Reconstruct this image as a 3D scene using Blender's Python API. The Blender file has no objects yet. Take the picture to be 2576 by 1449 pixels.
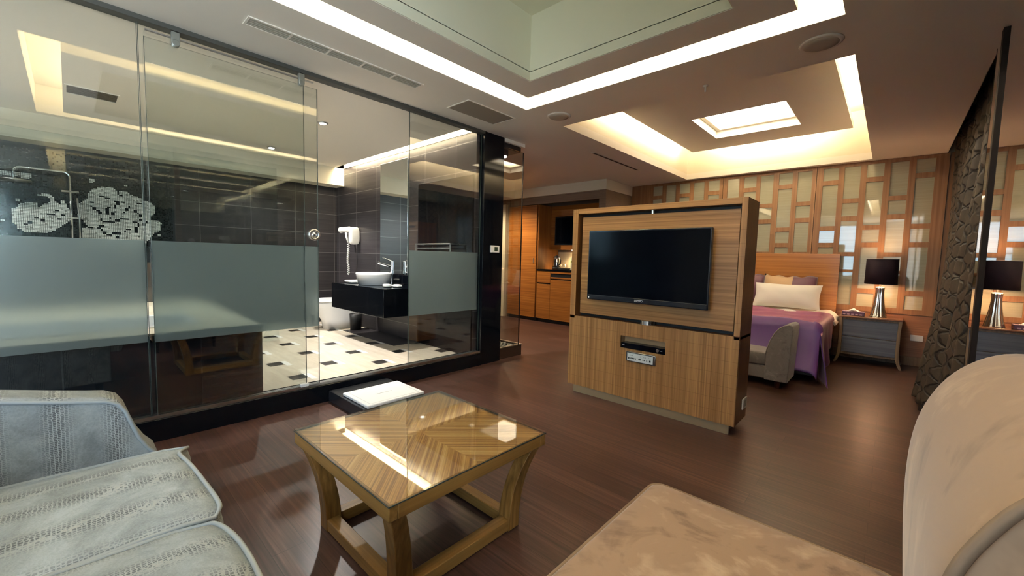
import bpy, bmesh, math, random
from mathutils import Vector, Matrix
random.seed(7)
sc = bpy.context.scene
COL = sc.collection

# ------------------------------------------------------------------ camera
cam_data = bpy.data.cameras.new('camera')
cam = bpy.data.objects.new('camera', cam_data)
COL.objects.link(cam)
FPX = 1028.588
YAW, PITCH, ROLL = -0.745438, -0.0718259, 0.0248990
cam_data.sensor_fit = 'HORIZONTAL'
cam_data.sensor_width = 36.0
cam_data.lens = 36.0 * FPX / 2576.0
cam_data.clip_start = 0.02
cam_data.clip_end = 300
fw = Vector((math.sin(YAW) * math.cos(PITCH), math.cos(YAW) * math.cos(PITCH), math.sin(PITCH)))
r0 = Vector((math.cos(YAW), -math.sin(YAW), 0))
u0 = r0.cross(fw)
rt = math.cos(ROLL) * r0 + math.sin(ROLL) * u0
up = rt.cross(fw)
Mx = Matrix((rt, up, -fw)).transposed().to_4x4()
Mx.translation = Vector((0, 0, 1.1))
cam.matrix_world = Mx
sc.camera = cam

# ------------------------------------------------------------------ view, world, sun
sc.view_settings.view_transform = 'Standard'
sc.view_settings.look = 'None'
sc.view_settings.gamma = 1.0
sc.view_settings.use_curve_mapping = False
sc.view_settings.exposure = 1.52
sc.cycles.max_bounces = 7
sc.cycles.diffuse_bounces = 4
sc.cycles.glossy_bounces = 4
sc.cycles.transmission_bounces = 4
sc.cycles.transparent_max_bounces = 16
sc.cycles.sample_clamp_indirect = 6.0
sc.cycles.caustics_reflective = False
sc.cycles.caustics_refractive = False
sc.cycles.use_adaptive_sampling = True
sc.cycles.adaptive_threshold = 0.02
world = bpy.data.worlds.new('world')
sc.world = world
world.use_nodes = True
wn = world.node_tree
wn.nodes.clear()
w_out = wn.nodes.new('ShaderNodeOutputWorld')
w_bg = wn.nodes.new('ShaderNodeBackground')
w_bg.inputs['Strength'].default_value = 4.0
w_ramp = wn.nodes.new('ShaderNodeValToRGB')
w_sep = wn.nodes.new('ShaderNodeSeparateXYZ')
w_tc = wn.nodes.new('ShaderNodeTexCoord')
wn.links.new(w_tc.outputs['Generated'], w_sep.inputs[0])
wn.links.new(w_sep.outputs['Z'], w_ramp.inputs[0])
w_ramp.color_ramp.elements[0].position = 0.0
w_ramp.color_ramp.elements[0].color = (0.50, 0.76, 0.95, 1)
w_ramp.color_ramp.elements[1].position = 0.5
w_ramp.color_ramp.elements[1].color = (0.25, 0.5, 0.85, 1)
wn.links.new(w_ramp.outputs[0], w_bg.inputs['Color'])
wn.links.new(w_bg.outputs[0], w_out.inputs[0])


def light(name, kind, loc, energy, color=(1, 1, 1), size=0.1, size_y=None, rot=(0, 0, 0), spot=None, portal=False, blend=0.6):
    d = bpy.data.lights.new(name, kind)
    d.energy = energy
    d.color = color
    if kind == 'AREA':
        d.shape = 'RECTANGLE'
        d.size = size
        d.size_y = size_y or size
        if portal:
            d.cycles.is_portal = True
    else:
        d.shadow_soft_size = size
    if kind == 'SPOT':
        d.spot_size = math.radians(spot)
        d.spot_blend = blend
    o = bpy.data.objects.new(name, d)
    o.location = loc
    o.rotation_euler = rot
    COL.objects.link(o)
    return o


# daylight comes in through the rear window (behind the camera)
light('window_portal', 'AREA', (-1.25, -2.19, 1.55), 1.0, size=1.0, size_y=1.5, rot=(math.radians(90), 0, 0), portal=True)
# added area lamp at an unseen, made-up side window brightens the room
light('added_cool_daylight', 'AREA', (0.86, -1.52, 1.2), 95.0, (0.86, 0.93, 1.0), size=2.2, size_y=1.3, rot=(0, math.radians(90), 0))

# ------------------------------------------------------------------ helpers


def hexl(h):
    h = h.lstrip('#')
    out = []
    for i in (0, 2, 4):
        c = int(h[i:i + 2], 16) / 255
        out.append(c / 12.92 if c <= 0.04045 else ((c + 0.055) / 1.055) ** 2.4)
    return tuple(out)


def tag(o, label=None, cat=None, group=None, kind=None):
    if label:
        o['label'] = label
    if cat:
        o['category'] = cat
    if group:
        o['group'] = group
    if kind:
        o['kind'] = kind
    return o


class MB:
    """Collects vertices and faces of one part (world coordinates)."""

    def __init__(s):
        s.v, s.f, s.m = [], [], []

    def add(s, vs, fs, m=0):
        b = len(s.v)
        s.v += [tuple(x) for x in vs]
        s.f += [tuple(b + i for i in f) for f in fs]
        s.m += [m] * len(fs)
        return s

    def box(s, x0, x1, y0, y1, z0, z1, m=0):
        x0, x1 = min(x0, x1), max(x0, x1)
        y0, y1 = min(y0, y1), max(y0, y1)
        z0, z1 = min(z0, z1), max(z0, z1)
        vs = [(x0, y0, z0), (x1, y0, z0), (x1, y1, z0), (x0, y1, z0), (x0, y0, z1), (x1, y0, z1), (x1, y1, z1), (x0, y1, z1)]
        fs = [(0, 3, 2, 1), (4, 5, 6, 7), (0, 1, 5, 4), (1, 2, 6, 5), (2, 3, 7, 6), (3, 0, 4, 7)]
        return s.add(vs, fs, m)

    def prism(s, poly, axis, a, b, m=0):
        """poly: list of 2D points in the plane normal to axis; extruded from a to b."""
        n = len(poly)

        def p3(p, t):
            if axis == 'x':
                return (t, p[0], p[1])
            if axis == 'y':
                return (p[0], t, p[1])
            return (p[0], p[1], t)
        vs = [p3(p, a) for p in poly] + [p3(p, b) for p in poly]
        fs = [tuple(range(n)), tuple(range(2 * n - 1, n - 1, -1))]
        fs += [(i, n + i, n + (i + 1) % n, (i + 1) % n) for i in range(n)]
        return s.add(vs, fs, m)

    def lathe(s, prof, cx, cy, seg=32, m=0, flute=0, nf=0):
        """prof: list of (r, z)."""
        vs, fs = [], []
        for r, z in prof:
            for k in range(seg):
                a = 2 * math.pi * k / seg
                rr = r * (1 + flute * math.cos(nf * a)) if nf else r
                vs.append((cx + rr * math.cos(a), cy + rr * math.sin(a), z))
        for i in range(len(prof) - 1):
            for k in range(seg):
                k2 = (k + 1) % seg
                fs.append((i * seg + k, i * seg + k2, (i + 1) * seg + k2, (i + 1) * seg + k))
        fs.append(tuple(range(seg - 1, -1, -1)))
        fs.append(tuple((len(prof) - 1) * seg + k for k in range(seg)))
        return s.add(vs, fs, m)

    def cyl(s, a, b, r, seg=16, r2=None, m=0):
        return s.tube([a, b], r, seg, r2=r2, m=m)

    def tube(s, pts, r, seg=10, closed=False, r2=None, m=0):
        pts = [Vector(p) for p in pts]
        n = len(pts)
        vs, fs = [], []
        prev = None
        for i, p in enumerate(pts):
            if closed:
                t = (pts[(i + 1) % n] - pts[i - 1]).normalized()
            elif i == 0:
                t = (pts[1] - pts[0]).normalized()
            elif i == n - 1:
                t = (pts[-1] - pts[-2]).normalized()
            else:
                t = (pts[i + 1] - pts[i - 1]).normalized()
            if prev is None:
                ref = Vector((0, 0, 1)) if abs(t.z) < 0.9 else Vector((1, 0, 0))
                nn = t.cross(ref).normalized()
            else:
                nn = (prev - t * prev.dot(t)).normalized()
            prev = nn
            bb = t.cross(nn)
            rr = r if r2 is None else r + (r2 - r) * i / max(1, n - 1)
            for k in range(seg):
                a = 2 * math.pi * k / seg
                vs.append(p + nn * (rr * math.cos(a)) + bb * (rr * math.sin(a)))
        rng = n if closed else n - 1
        for i in range(rng):
            j = (i + 1) % n
            for k in range(seg):
                k2 = (k + 1) % seg
                fs.append((i * seg + k, i * seg + k2, j * seg + k2, j * seg + k))
        if not closed:
            fs.append(tuple(range(seg - 1, -1, -1)))
            fs.append(tuple((n - 1) * seg + k for k in range(seg)))
        return s.add(vs, fs, m)

    def grid(s, fn, nu, nv, m=0, closed_u=False):
        vs = [fn(i / nu, j / nv) for j in range(nv + 1) for i in range(nu + 1)]
        fs = [(j * (nu + 1) + i, j * (nu + 1) + i + 1, (j + 1) * (nu + 1) + i + 1, (j + 1) * (nu + 1) + i) for j in range(nv) for i in range(nu)]
        return s.add(vs, fs, m)

    def build(s, name, mats, parent=None, bevel=0, smooth=False, seg=2, solid=0, sub=0, label=None, weld=False):
        org = Vector((0, 0, 0))
        if parent is not None:
            p = parent
            while p is not None:
                org += p.location
                p = p.parent
        me = bpy.data.meshes.new(name)
        me.from_pydata([Vector(v) - org for v in s.v], [], s.f)
        if not isinstance(mats, (list, tuple)):
            mats = [mats]
        for mt in mats:
            me.materials.append(mt)
        if len(mats) > 1:
            me.polygons.foreach_set('material_index', s.m)
        if weld:
            bm = bmesh.new()
            bm.from_mesh(me)
            bmesh.ops.remove_doubles(bm, verts=bm.verts, dist=1e-5)
            bmesh.ops.recalc_face_normals(bm, faces=bm.faces)
            bm.to_mesh(me)
            bm.free()
        else:
            bm = bmesh.new()
            bm.from_mesh(me)
            bmesh.ops.recalc_face_normals(bm, faces=bm.faces)
            bm.to_mesh(me)
            bm.free()
        o = bpy.data.objects.new(name, me)
        COL.objects.link(o)
        if parent is not None:
            o.parent = parent
        if solid:
            md = o.modifiers.new('solid', 'SOLIDIFY')
            md.thickness = solid
            md.offset = 0
        if bevel:
            md = o.modifiers.new('bevel', 'BEVEL')
            md.width = bevel
            md.segments = seg
            md.limit_method = 'ANGLE'
            md.angle_limit = math.radians(40)
        if sub:
            md = o.modifiers.new('sub', 'SUBSURF')
            md.levels = sub
            md.render_levels = sub
        if smooth or bevel:
            for p in me.polygons:
                p.use_smooth = True
            if not smooth:
                try:
                    me.set_sharp_from_angle(angle=math.radians(35))
                except Exception:
                    pass
        if label:
            o['label'] = label
        return o


def empty(name, loc, label, cat, group=None):
    o = bpy.data.objects.new(name, None)
    o.empty_display_size = 0.1
    o.location = loc
    COL.objects.link(o)
    return tag(o, label, cat, group)


def struct(name, mb, mats, **k):
    o = mb.build(name, mats, **k)
    o['kind'] = 'structure'
    return o


def superbox(mb, x0, x1, y0, y1, z0, z1, e=4.0, nu=24, nv=12, crown=0.0, m=0):
    """A soft upholstery block: a superellipsoid-like rounded box."""
    cx, cy, cz = (x0 + x1) / 2, (y0 + y1) / 2, (z0 + z1) / 2
    ax, ay, az = (x1 - x0) / 2, (y1 - y0) / 2, (z1 - z0) / 2

    def sg(t, p):
        return math.copysign(abs(t) ** p, t)
    vs, fs = [], []
    p = 2.0 / e
    for j in range(nv + 1):
        th = -math.pi / 2 + math.pi * j / nv
        for i in range(nu):
            ph = 2 * math.pi * i / nu
            x = sg(math.cos(th), p) * sg(math.cos(ph), p)
            y = sg(math.cos(th), p) * sg(math.sin(ph), p)
            z = sg(math.sin(th), p)
            zz = cz + az * z
            if crown and z > 0:
                zz += crown * (1 - x * x) * (1 - y * y)
            vs.append((cx + ax * x, cy + ay * y, zz))
    for j in range(nv):
        for i in range(nu):
            i2 = (i + 1) % nu
            fs.append((j * nu + i, j * nu + i2, (j + 1) * nu + i2, (j + 1) * nu + i))
    return mb.add(vs, fs, m)


def copy_tree(o, parent=None):
    c = o.copy()
    COL.objects.link(c)
    if parent is not None:
        c.parent = parent
    for ch in list(o.children):
        copy_tree(ch, c)
    return c


# ------------------------------------------------------------------ materials
def newmat(name):
    m = bpy.data.materials.new(name)
    m.use_nodes = True
    nt = m.node_tree
    return m, nt, nt.nodes['Principled BSDF'], nt.nodes['Material Output']


def P(name, col, rough=0.5, spec=0.5, metal=0.0, coat=0.0, emit=None, es=0.0, sheen=0.0):
    m, nt, b, o = newmat(name)
    b.inputs['Base Color'].default_value = (*col, 1)
    b.inputs['Roughness'].default_value = rough
    b.inputs['Specular IOR Level'].default_value = spec
    b.inputs['Metallic'].default_value = metal
    b.inputs['Coat Weight'].default_value = coat
    b.inputs['Sheen Weight'].default_value = sheen
    if emit:
        b.inputs['Emission Color'].default_value = (*emit, 1)
        b.inputs['Emission Strength'].default_value = es
    return m


def coords(nt, scale=(1, 1, 1), rot=(0, 0, 0), loc=(0, 0, 0)):
    tc = nt.nodes.new('ShaderNodeTexCoord')
    mp = nt.nodes.new('ShaderNodeMapping')
    mp.inputs['Scale'].default_value = scale
    mp.inputs['Rotation'].default_value = rot
    mp.inputs['Location'].default_value = loc
    nt.links.new(tc.outputs['Object'], mp.inputs[0])
    return mp.outputs[0]


def noise(nt, vec, scale, detail=3, rough=0.5, dist=0.0):
    n = nt.nodes.new('ShaderNodeTexNoise')
    n.inputs['Scale'].default_value = scale
    n.inputs['Detail'].default_value = detail
    n.inputs['Roughness'].default_value = rough
    n.inputs['Distortion'].default_value = dist
    if vec is not None:
        nt.links.new(vec, n.inputs['Vector'])
    return n.outputs[0]


def ramp(nt, fac, stops):
    r = nt.nodes.new('ShaderNodeValToRGB')
    els = r.color_ramp.elements
    while len(els) > 1:
        els.remove(els[-1])
    els[0].position = stops[0][0]
    els[0].color = (*stops[0][1], 1)
    for p, c in stops[1:]:
        e = els.new(p)
        e.color = (*c, 1)
    nt.links.new(fac, r.inputs[0])
    return r.outputs[0]


def mixc(nt, fac, a, b, mode='MIX'):
    n = nt.nodes.new('ShaderNodeMix')
    n.data_type = 'RGBA'
    n.blend_type = mode
    for sock, val in ((n.inputs[0], fac), (n.inputs[6], a), (n.inputs[7], b)):
        if isinstance(val, (int, float)):
            sock.default_value = val
        elif isinstance(val, tuple):
            sock.default_value = (*val, 1) if len(val) == 3 else val
        else:
            nt.links.new(val, sock)
    return n.outputs[2]


def mth(nt, op, a, b=None, c=None):
    n = nt.nodes.new('ShaderNodeMath')
    n.operation = op
    for i, v in enumerate((a, b, c)):
        if v is None:
            continue
        if isinstance(v, (int, float)):
            n.inputs[i].default_value = v
        else:
            nt.links.new(v, n.inputs[i])
    return n.outputs[0]


def bump(nt, b, h, strength=0.3, dist=0.01):
    n = nt.nodes.new('ShaderNodeBump')
    n.inputs['Strength'].default_value = strength
    n.inputs['Distance'].default_value = dist
    nt.links.new(h, n.inputs['Height'])
    nt.links.new(n.outputs[0], b.inputs['Normal'])


def wood(name, light_c, mid_c, dark_c, along='x', stripe=90, rough=0.4, spec=0.4, groove=None, rot=None):
    """Straight-grained veneer: fine stripes along one axis."""
    m, nt, b, o = newmat(name)
    sx = {'x': (0.6, stripe, stripe), 'y': (stripe, 0.6, stripe), 'z': (stripe, stripe, 0.6)}[along]
    v = coords(nt, sx, rot or (0, 0, 0))
    n1 = noise(nt, v, 1.0, 3, 0.6)
    v2 = coords(nt, tuple(s * 0.12 if s > 1 else 0.3 for s in sx), rot or (0, 0, 0), (3, 5, 7))
    n2 = noise(nt, v2, 1.0, 2, 0.5)
    f = mth(nt, 'ADD', mth(nt, 'MULTIPLY', n1, 0.72), mth(nt, 'MULTIPLY', n2, 0.28))
    c = ramp(nt, f, [(0.25, dark_c), (0.5, mid_c), (0.75, light_c)])
    if groove:
        ax, period, off = groove
        tc = nt.nodes.new('ShaderNodeTexCoord')
        sp = nt.nodes.new('ShaderNodeSeparateXYZ')
        nt.links.new(tc.outputs['Object'], sp.inputs[0])
        t = mth(nt, 'FRACT', mth(nt, 'DIVIDE', mth(nt, 'ADD', sp.outputs[ax], off), period))
        line = mth(nt, 'LESS_THAN', t, 0.03)
        c = mixc(nt, mth(nt, 'MULTIPLY', line, 0.45), c, dark_c)
    nt.links.new(c, b.inputs['Base Color'])
    b.inputs['Roughness'].default_value = rough
    b.inputs['Specular IOR Level'].default_value = spec
    return m


def arch_glass(name, tint=(0.93, 0.96, 0.95), boost=1.0, rough=0.0, base=0.045):
    """Thin clear glass: transparent with a view-dependent mirror reflection."""
    m = bpy.data.materials.new(name)
    m.use_nodes = True
    nt = m.node_tree
    nt.nodes.clear()
    out = nt.nodes.new('ShaderNodeOutputMaterial')
    mix = nt.nodes.new('ShaderNodeMixShader')
    tr = nt.nodes.new('ShaderNodeBsdfTransparent')
    tr.inputs[0].default_value = (*tint, 1)
    gl = nt.nodes.new('ShaderNodeBsdfGlossy')
    gl.inputs['Roughness'].default_value = rough
    gl.inputs['Color'].default_value = (1.0, 1.0, 1.0, 1)
    g = nt.nodes.new('ShaderNodeNewGeometry')
    dp = nt.nodes.new('ShaderNodeVectorMath')
    dp.operation = 'DOT_PRODUCT'
    nt.links.new(g.outputs['Normal'], dp.inputs[0])
    nt.links.new(g.outputs['Incoming'], dp.inputs[1])
    c = mth(nt, 'ABSOLUTE', dp.outputs['Value'])
    p5 = mth(nt, 'POWER', mth(nt, 'SUBTRACT', 1.0, c), 5.0)
    f = mth(nt, 'MULTIPLY_ADD', p5, 1.0 - base, base)
    f = mth(nt, 'MINIMUM', mth(nt, 'MULTIPLY', f, boost), 1.0)
    nt.links.new(f, mix.inputs[0])
    nt.links.new(tr.outputs[0], mix.inputs[1])
    nt.links.new(gl.outputs[0], mix.inputs[2])
    nt.links.new(mix.outputs[0], out.inputs[0])
    return m

# ------------------------------------------------------------------ palette
M = {}
M['ceiling'] = P('ceiling_paint', (0.83, 0.78, 0.69), 0.6, 0.3)
M['cream'] = P('cream_paint', (0.78, 0.72, 0.58), 0.7, 0.2)
M['sage'] = P('sage_paint', (0.88, 0.86, 0.68), 0.75, 0.2)
M['wall'] = P('wall_paint', (0.45, 0.39, 0.32), 0.7, 0.2)
M['paper'] = wood('wallpaper', (0.30, 0.22, 0.16), (0.25, 0.18, 0.13), (0.20, 0.14, 0.10), 'x', 60, 0.7, 0.2)
M['black'] = P('black_lacquer', (0.003, 0.004, 0.006), 0.06, 0.22)
M['blackmatt'] = P('black_matt', (0.012, 0.012, 0.013), 0.45, 0.4)
M['darkwall'] = P('dark_fabric_wall', (0.03, 0.028, 0.026), 0.8, 0.2)
M['chrome'] = P('chrome', (0.75, 0.76, 0.77), 0.12, 0.5, 1.0)
M['steel'] = P('brushed_steel', (0.55, 0.55, 0.54), 0.28, 0.5, 1.0)
M['white'] = P('white_ceramic', (0.82, 0.84, 0.86), 0.12, 0.5)
M['whitepl'] = P('white_plastic', (0.80, 0.79, 0.76), 0.4, 0.4)
M['cloth_white'] = P('white_towelling', (0.88, 0.88, 0.86), 0.95, 0.1)
M['led'] = P('led_tube', (0.9, 0.9, 0.9), 0.5, 0.2, emit=(1.0, 0.89, 0.68), es=52.0)
M['led_bed'] = P('led_tube_bed', (0.9, 0.9, 0.9), 0.5, 0.2, emit=(1.0, 0.83, 0.60), es=42.0)
M['led_bath'] = P('led_tube_bath', (0.9, 0.9, 0.9), 0.5, 0.2, emit=(1.0, 0.90, 0.72), es=21.0)
M['panel_glow'] = P('light_diffuser', (0.9, 0.9, 0.9), 0.5, 0.2, emit=(1.0, 0.88, 0.68), es=4.5)
M['spot_glow'] = P('spot_lens', (0.9, 0.9, 0.9), 0.3, 0.2, emit=(1.0, 0.97, 0.9), es=60.0)
M['glass'] = arch_glass('clear_glass', (0.935, 0.955, 0.945), 2.4)
M['glass_clear'] = arch_glass('clear_glass_corner', (0.80, 0.80, 0.76), 1.6)
M['glass_top'] = arch_glass('table_glass', (0.985, 0.985, 0.975), 1.9)
M['glass_dark'] = arch_glass('tinted_glass', (0.90, 0.93, 0.93), 1.1)
M['glass_win'] = arch_glass('window_glass', (0.7, 0.75, 0.75), 1.7)
M['glass_edge'] = P('glass_edge', (0.035, 0.05, 0.045), 0.4, 0.3)
M['seam'] = P('glass_seam', (0.22, 0.23, 0.21), 0.3, 0.5)
ZL, ZM, ZD = hexl('#c79961'), hexl('#a1774a'), hexl('#6f4b28')
M['zeb_x'] = wood('zebrano_horizontal', ZL, ZM, ZD, 'x', 90, 0.38)
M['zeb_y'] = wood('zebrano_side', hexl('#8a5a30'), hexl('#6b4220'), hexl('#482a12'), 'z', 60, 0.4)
M['zeb_z'] = wood('zebrano_vertical', ZL, ZM, ZD, 'z', 90, 0.42, groove=(2, 0.084, 0.03))
M['kit_x'] = wood('cabinet_veneer', hexl('#b97c3c'), hexl('#9a5f28'), hexl('#6e3f16'), 'x', 60, 0.35)
M['kit_z'] = wood('cabinet_veneer_upright', hexl('#b97c3c'), hexl('#9a5f28'), hexl('#6e3f16'), 'z', 60, 0.35)
M['lattice'] = wood('lattice_wood', hexl('#a47c57'), hexl('#8f6947'), hexl('#79543a'), 'z', 50, 0.4)
M['panelw'] = wood('wall_panel_wood', hexl('#b0805c'), hexl('#94674a'), hexl('#76503a'), 'x', 60, 0.45)
M['head'] = wood('headboard_wood', hexl('#cc8e4f'), hexl('#b3783e'), hexl('#8a5628'), 'x', 60, 0.24, 0.6)
M['oak'] = wood('table_oak', hexl('#b08249'), hexl('#86602f'), hexl('#553a1a'), 'z', 60, 0.42)
M['oak_x'] = wood('table_oak_rail_x', hexl('#a98048'), hexl('#8e6936'), hexl('#684a24'), 'x', 60, 0.42)
M['oak_y'] = wood('table_oak_rail_y', hexl('#a98048'), hexl('#8e6936'), hexl('#684a24'), 'y', 60, 0.42)
M['ns_wood'] = wood('nightstand_wood', hexl('#9c8468'), hexl('#84694e'), hexl('#654c36'), 'z', 50, 0.4)
M['ns_top'] = wood('nightstand_top', hexl('#a5765a'), hexl('#8c5f45'), hexl('#6c4430'), 'x', 50, 0.15, 0.7)
M['ns_front'] = wood('nightstand_drawer_veneer', hexl('#74757f'), hexl('#5c5e6a'), hexl('#474a56'), 'x', 45, 0.4)
M['mullion'] = P('window_frame_dark', (0.014, 0.008, 0.006), 0.6, 0.2)
M['tv_black'] = P('tv_screen', (0.001, 0.002, 0.005), 0.12, 0.14)
M['tv_bezel'] = P('tv_bezel', (0.008, 0.012, 0.022), 0.16, 0.6)
M['silver'] = P('logo_silver', (0.75, 0.75, 0.78), 0.3, 0.5, 0.4)
M['gray_txt'] = P('print_grey', (0.25, 0.27, 0.27), 0.6, 0.2)
M['dark_txt'] = P('print_dark', (0.02, 0.03, 0.03), 0.5, 0.3)
M['shade'] = P('lamp_shade_fabric', (0.018, 0.010, 0.016), 0.8, 0.2)
M['shade_in'] = P('lamp_shade_lining', (0.75, 0.68, 0.55), 0.7, 0.2)
M['grille'] = P('vent_grille', (0.46, 0.44, 0.36), 0.6, 0.3)
M['grille_dark'] = P('vent_dark', (0.16, 0.15, 0.12), 0.7, 0.2)
M['grille_slot'] = P('slot_dark', (0.09, 0.075, 0.06), 0.7, 0.2)
M['grille_panel'] = P('access_panel', (0.30, 0.26, 0.21), 0.7, 0.2)
M['speaker'] = P('speaker_cloth', (0.50, 0.45, 0.37), 0.75, 0.2)
M['pillow'] = P('white_cotton', (0.85, 0.80, 0.72), 0.9, 0.1, sheen=0.2)
M['gold'] = P('gold_satin', (0.55, 0.36, 0.20), 0.55, 0.3, sheen=0.4)
M['plum'] = P('plum_satin', (0.11, 0.035, 0.065), 0.5, 0.4, sheen=0.5)

# frosted film: blurs what lies behind it, a little milky and softly glossy
m, nt, b, o = newmat('frosted_film')
b.inputs['Base Color'].default_value = (0.10, 0.12, 0.12, 1)
b.inputs['Roughness'].default_value = 0.32
b.inputs['Specular IOR Level'].default_value = 1.0
rf = nt.nodes.new('ShaderNodeBsdfRefraction')
rf.inputs['Color'].default_value = (0.85, 0.92, 0.92, 1)
rf.inputs['Roughness'].default_value = 0.36
rf.inputs['IOR'].default_value = 1.15
trl = nt.nodes.new('ShaderNodeBsdfTranslucent')
trl.inputs[0].default_value = (0.60, 0.68, 0.68, 1)
m1 = nt.nodes.new('ShaderNodeMixShader')
m1.inputs[0].default_value = 0.3
nt.links.new(rf.outputs[0], m1.inputs[1])
nt.links.new(trl.outputs[0], m1.inputs[2])
ms = nt.nodes.new('ShaderNodeMixShader')
ms.inputs[0].default_value = 0.8
nt.links.new(b.outputs[0], ms.inputs[1])
nt.links.new(m1.outputs[0], ms.inputs[2])
nt.links.new(ms.outputs[0], o.inputs[0])
M['frost'] = m

# floor planks (laid along x)
m, nt, b, o = newmat('walnut_floor')
v = coords(nt)
br = nt.nodes.new('ShaderNodeTexBrick')
br.inputs['Scale'].default_value = 1.0
br.inputs['Mortar Size'].default_value = 0.0012
br.inputs['Brick Width'].default_value = 1.15
br.inputs['Row Height'].default_value = 0.115
br.inputs['Color1'].default_value = (0.0, 0, 0, 1)
br.inputs['Color2'].default_value = (1, 1, 1, 1)
br.inputs['Mortar'].default_value = (0.0, 0.0, 0.0, 1)
br.offset = 0.37
nt.links.new(v, br.inputs['Vector'])
gv = coords(nt, (1.6, 60, 1))
g1 = noise(nt, gv, 1.0, 5, 0.65, 0.4)
f = mth(nt, 'ADD', mth(nt, 'MULTIPLY', g1, 0.85), mth(nt, 'MULTIPLY', br.outputs['Color'], 0.13))
c = ramp(nt, f, [(0.30, hexl('#30211d')), (0.5, hexl('#49322c')), (0.72, hexl('#674a40'))])
c = mixc(nt, mth(nt, 'MULTIPLY', br.outputs['Fac'], 0.7), c, hexl('#251613'))
nt.links.new(c, b.inputs['Base Color'])
b.inputs['Roughness'].default_value = 0.34
b.inputs['Specular IOR Level'].default_value = 0.42
rr = mth(nt, 'MULTIPLY_ADD', g1, 0.15, 0.27)
nt.links.new(rr, b.inputs['Roughness'])
bump(nt, b, g1, 0.06, 0.004)
M['floor'] = m


def tiles(name, ax_u, w, h, offu, offv, ca, cb, grout, rough=0.3):
    """Large stone tiles with thin pale joints on a vertical wall."""
    m, nt, b, o = newmat(name)
    tc = nt.nodes.new('ShaderNodeTexCoord')
    sp = nt.nodes.new('ShaderNodeSeparateXYZ')
    nt.links.new(tc.outputs['Object'], sp.inputs[0])
    u = mth(nt, 'DIVIDE', mth(nt, 'ADD', sp.outputs[ax_u], offu), w)
    vv = mth(nt, 'DIVIDE', mth(nt, 'ADD', sp.outputs[2], offv), h)
    fu, fv = mth(nt, 'FRACT', u), mth(nt, 'FRACT', vv)
    j = mth(nt, 'MAXIMUM', mth(nt, 'LESS_THAN', fu, 0.006 / w), mth(nt, 'LESS_THAN', fv, 0.006 / h))
    cell = mth(nt, 'ADD', mth(nt, 'MULTIPLY', mth(nt, 'FLOOR', u), 0.37), mth(nt, 'MULTIPLY', mth(nt, 'FLOOR', vv), 0.61))
    cellr = mth(nt, 'FRACT', mth(nt, 'MULTIPLY', mth(nt, 'SINE', mth(nt, 'MULTIPLY', cell, 12.9)), 43758.5))
    sc_ = (1.5, 1.5, 40)
    n = noise(nt, coords(nt, sc_), 1.0, 3, 0.6)
    f = mth(nt, 'ADD', mth(nt, 'MULTIPLY', n, 0.8), mth(nt, 'MULTIPLY', cellr, 0.2))
    c = ramp(nt, f, [(0.3, ca), (0.7, cb)])
    c = mixc(nt, j, c, grout)
    nt.links.new(c, b.inputs['Base Color'])
    b.inputs['Roughness'].default_value = rough
    return m


M['tile_x'] = tiles('stone_tile_side', 0, 0.55, 0.285, 0.12, 0.02, hexl('#2c292b'), hexl('#454043'), hexl('#7d7a78'))
M['tile_y'] = tiles('stone_tile_back', 1, 0.55, 0.285, 0.0, 0.02, hexl('#252324'), hexl('#383435'), hexl('#6c6a68'))
M['tubtile'] = tiles('black_tub_tile', 1, 0.60, 0.60, 0.05, 0.0, (0.006, 0.008, 0.012), (0.012, 0.016, 0.022), (0.03, 0.033, 0.036), 0.2)

# bathroom floor: beige stone with dark and white inlaid squares
m, nt, b, o = newmat('bath_floor_tile')
tc = nt.nodes.new('ShaderNodeTexCoord')
sp = nt.nodes.new('ShaderNodeSeparateXYZ')
nt.links.new(tc.outputs['Object'], sp.inputs[0])
row = mth(nt, 'DIVIDE', mth(nt, 'ADD', sp.outputs[1], -1.185 + 0.37 * 20), 0.37)
rowi = mth(nt, 'FLOOR', row)
par = mth(nt, 'MULTIPLY', mth(nt, 'MODULO', rowi, 2.0), 0.5)
u = mth(nt, 'ADD', mth(nt, 'DIVIDE', mth(nt, 'ADD', sp.outputs[0], 4.15 + 0.55 * 20), 0.55), par)
fx = mth(nt, 'MULTIPLY', mth(nt, 'FRACT', u), 0.55)
fy = mth(nt, 'MULTIPLY', mth(nt, 'FRACT', row), 0.37)
iny = mth(nt, 'LESS_THAN', fy, 0.125)
dk = mth(nt, 'MULTIPLY', mth(nt, 'LESS_THAN', fx, 0.135), iny)
iny2 = mth(nt, 'MULTIPLY', mth(nt, 'GREATER_THAN', fy, 0.125), mth(nt, 'LESS_THAN', fy, 0.17))
wh = mth(nt, 'MULTIPLY', mth(nt, 'LESS_THAN', fx, 0.19), iny2)
n = noise(nt, coords(nt, (3, 22, 1)), 1.0, 3, 0.6)
c = ramp(nt, n, [(0.3, hexl('#bfb3a0')), (0.7, hexl('#d3c8b8'))])
c = mixc(nt, wh, c, (0.80, 0.79, 0.77))
c = mixc(nt, dk, c, hexl('#262524'))
g = mth(nt, 'MAXIMUM', mth(nt, 'LESS_THAN', mth(nt, 'FRACT', mth(nt, 'DIVIDE', mth(nt, 'ADD', sp.outputs[0], 9.0), 0.275)), 0.012), mth(nt, 'LESS_THAN', mth(nt, 'FRACT', row), 0.010))
c = mixc(nt, mth(nt, 'MULTIPLY', g, 0.35), c, hexl('#9a8f80'))
nt.links.new(c, b.inputs['Base Color'])
b.inputs['Roughness'].default_value = 0.35
M['bathfloor'] = m


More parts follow.
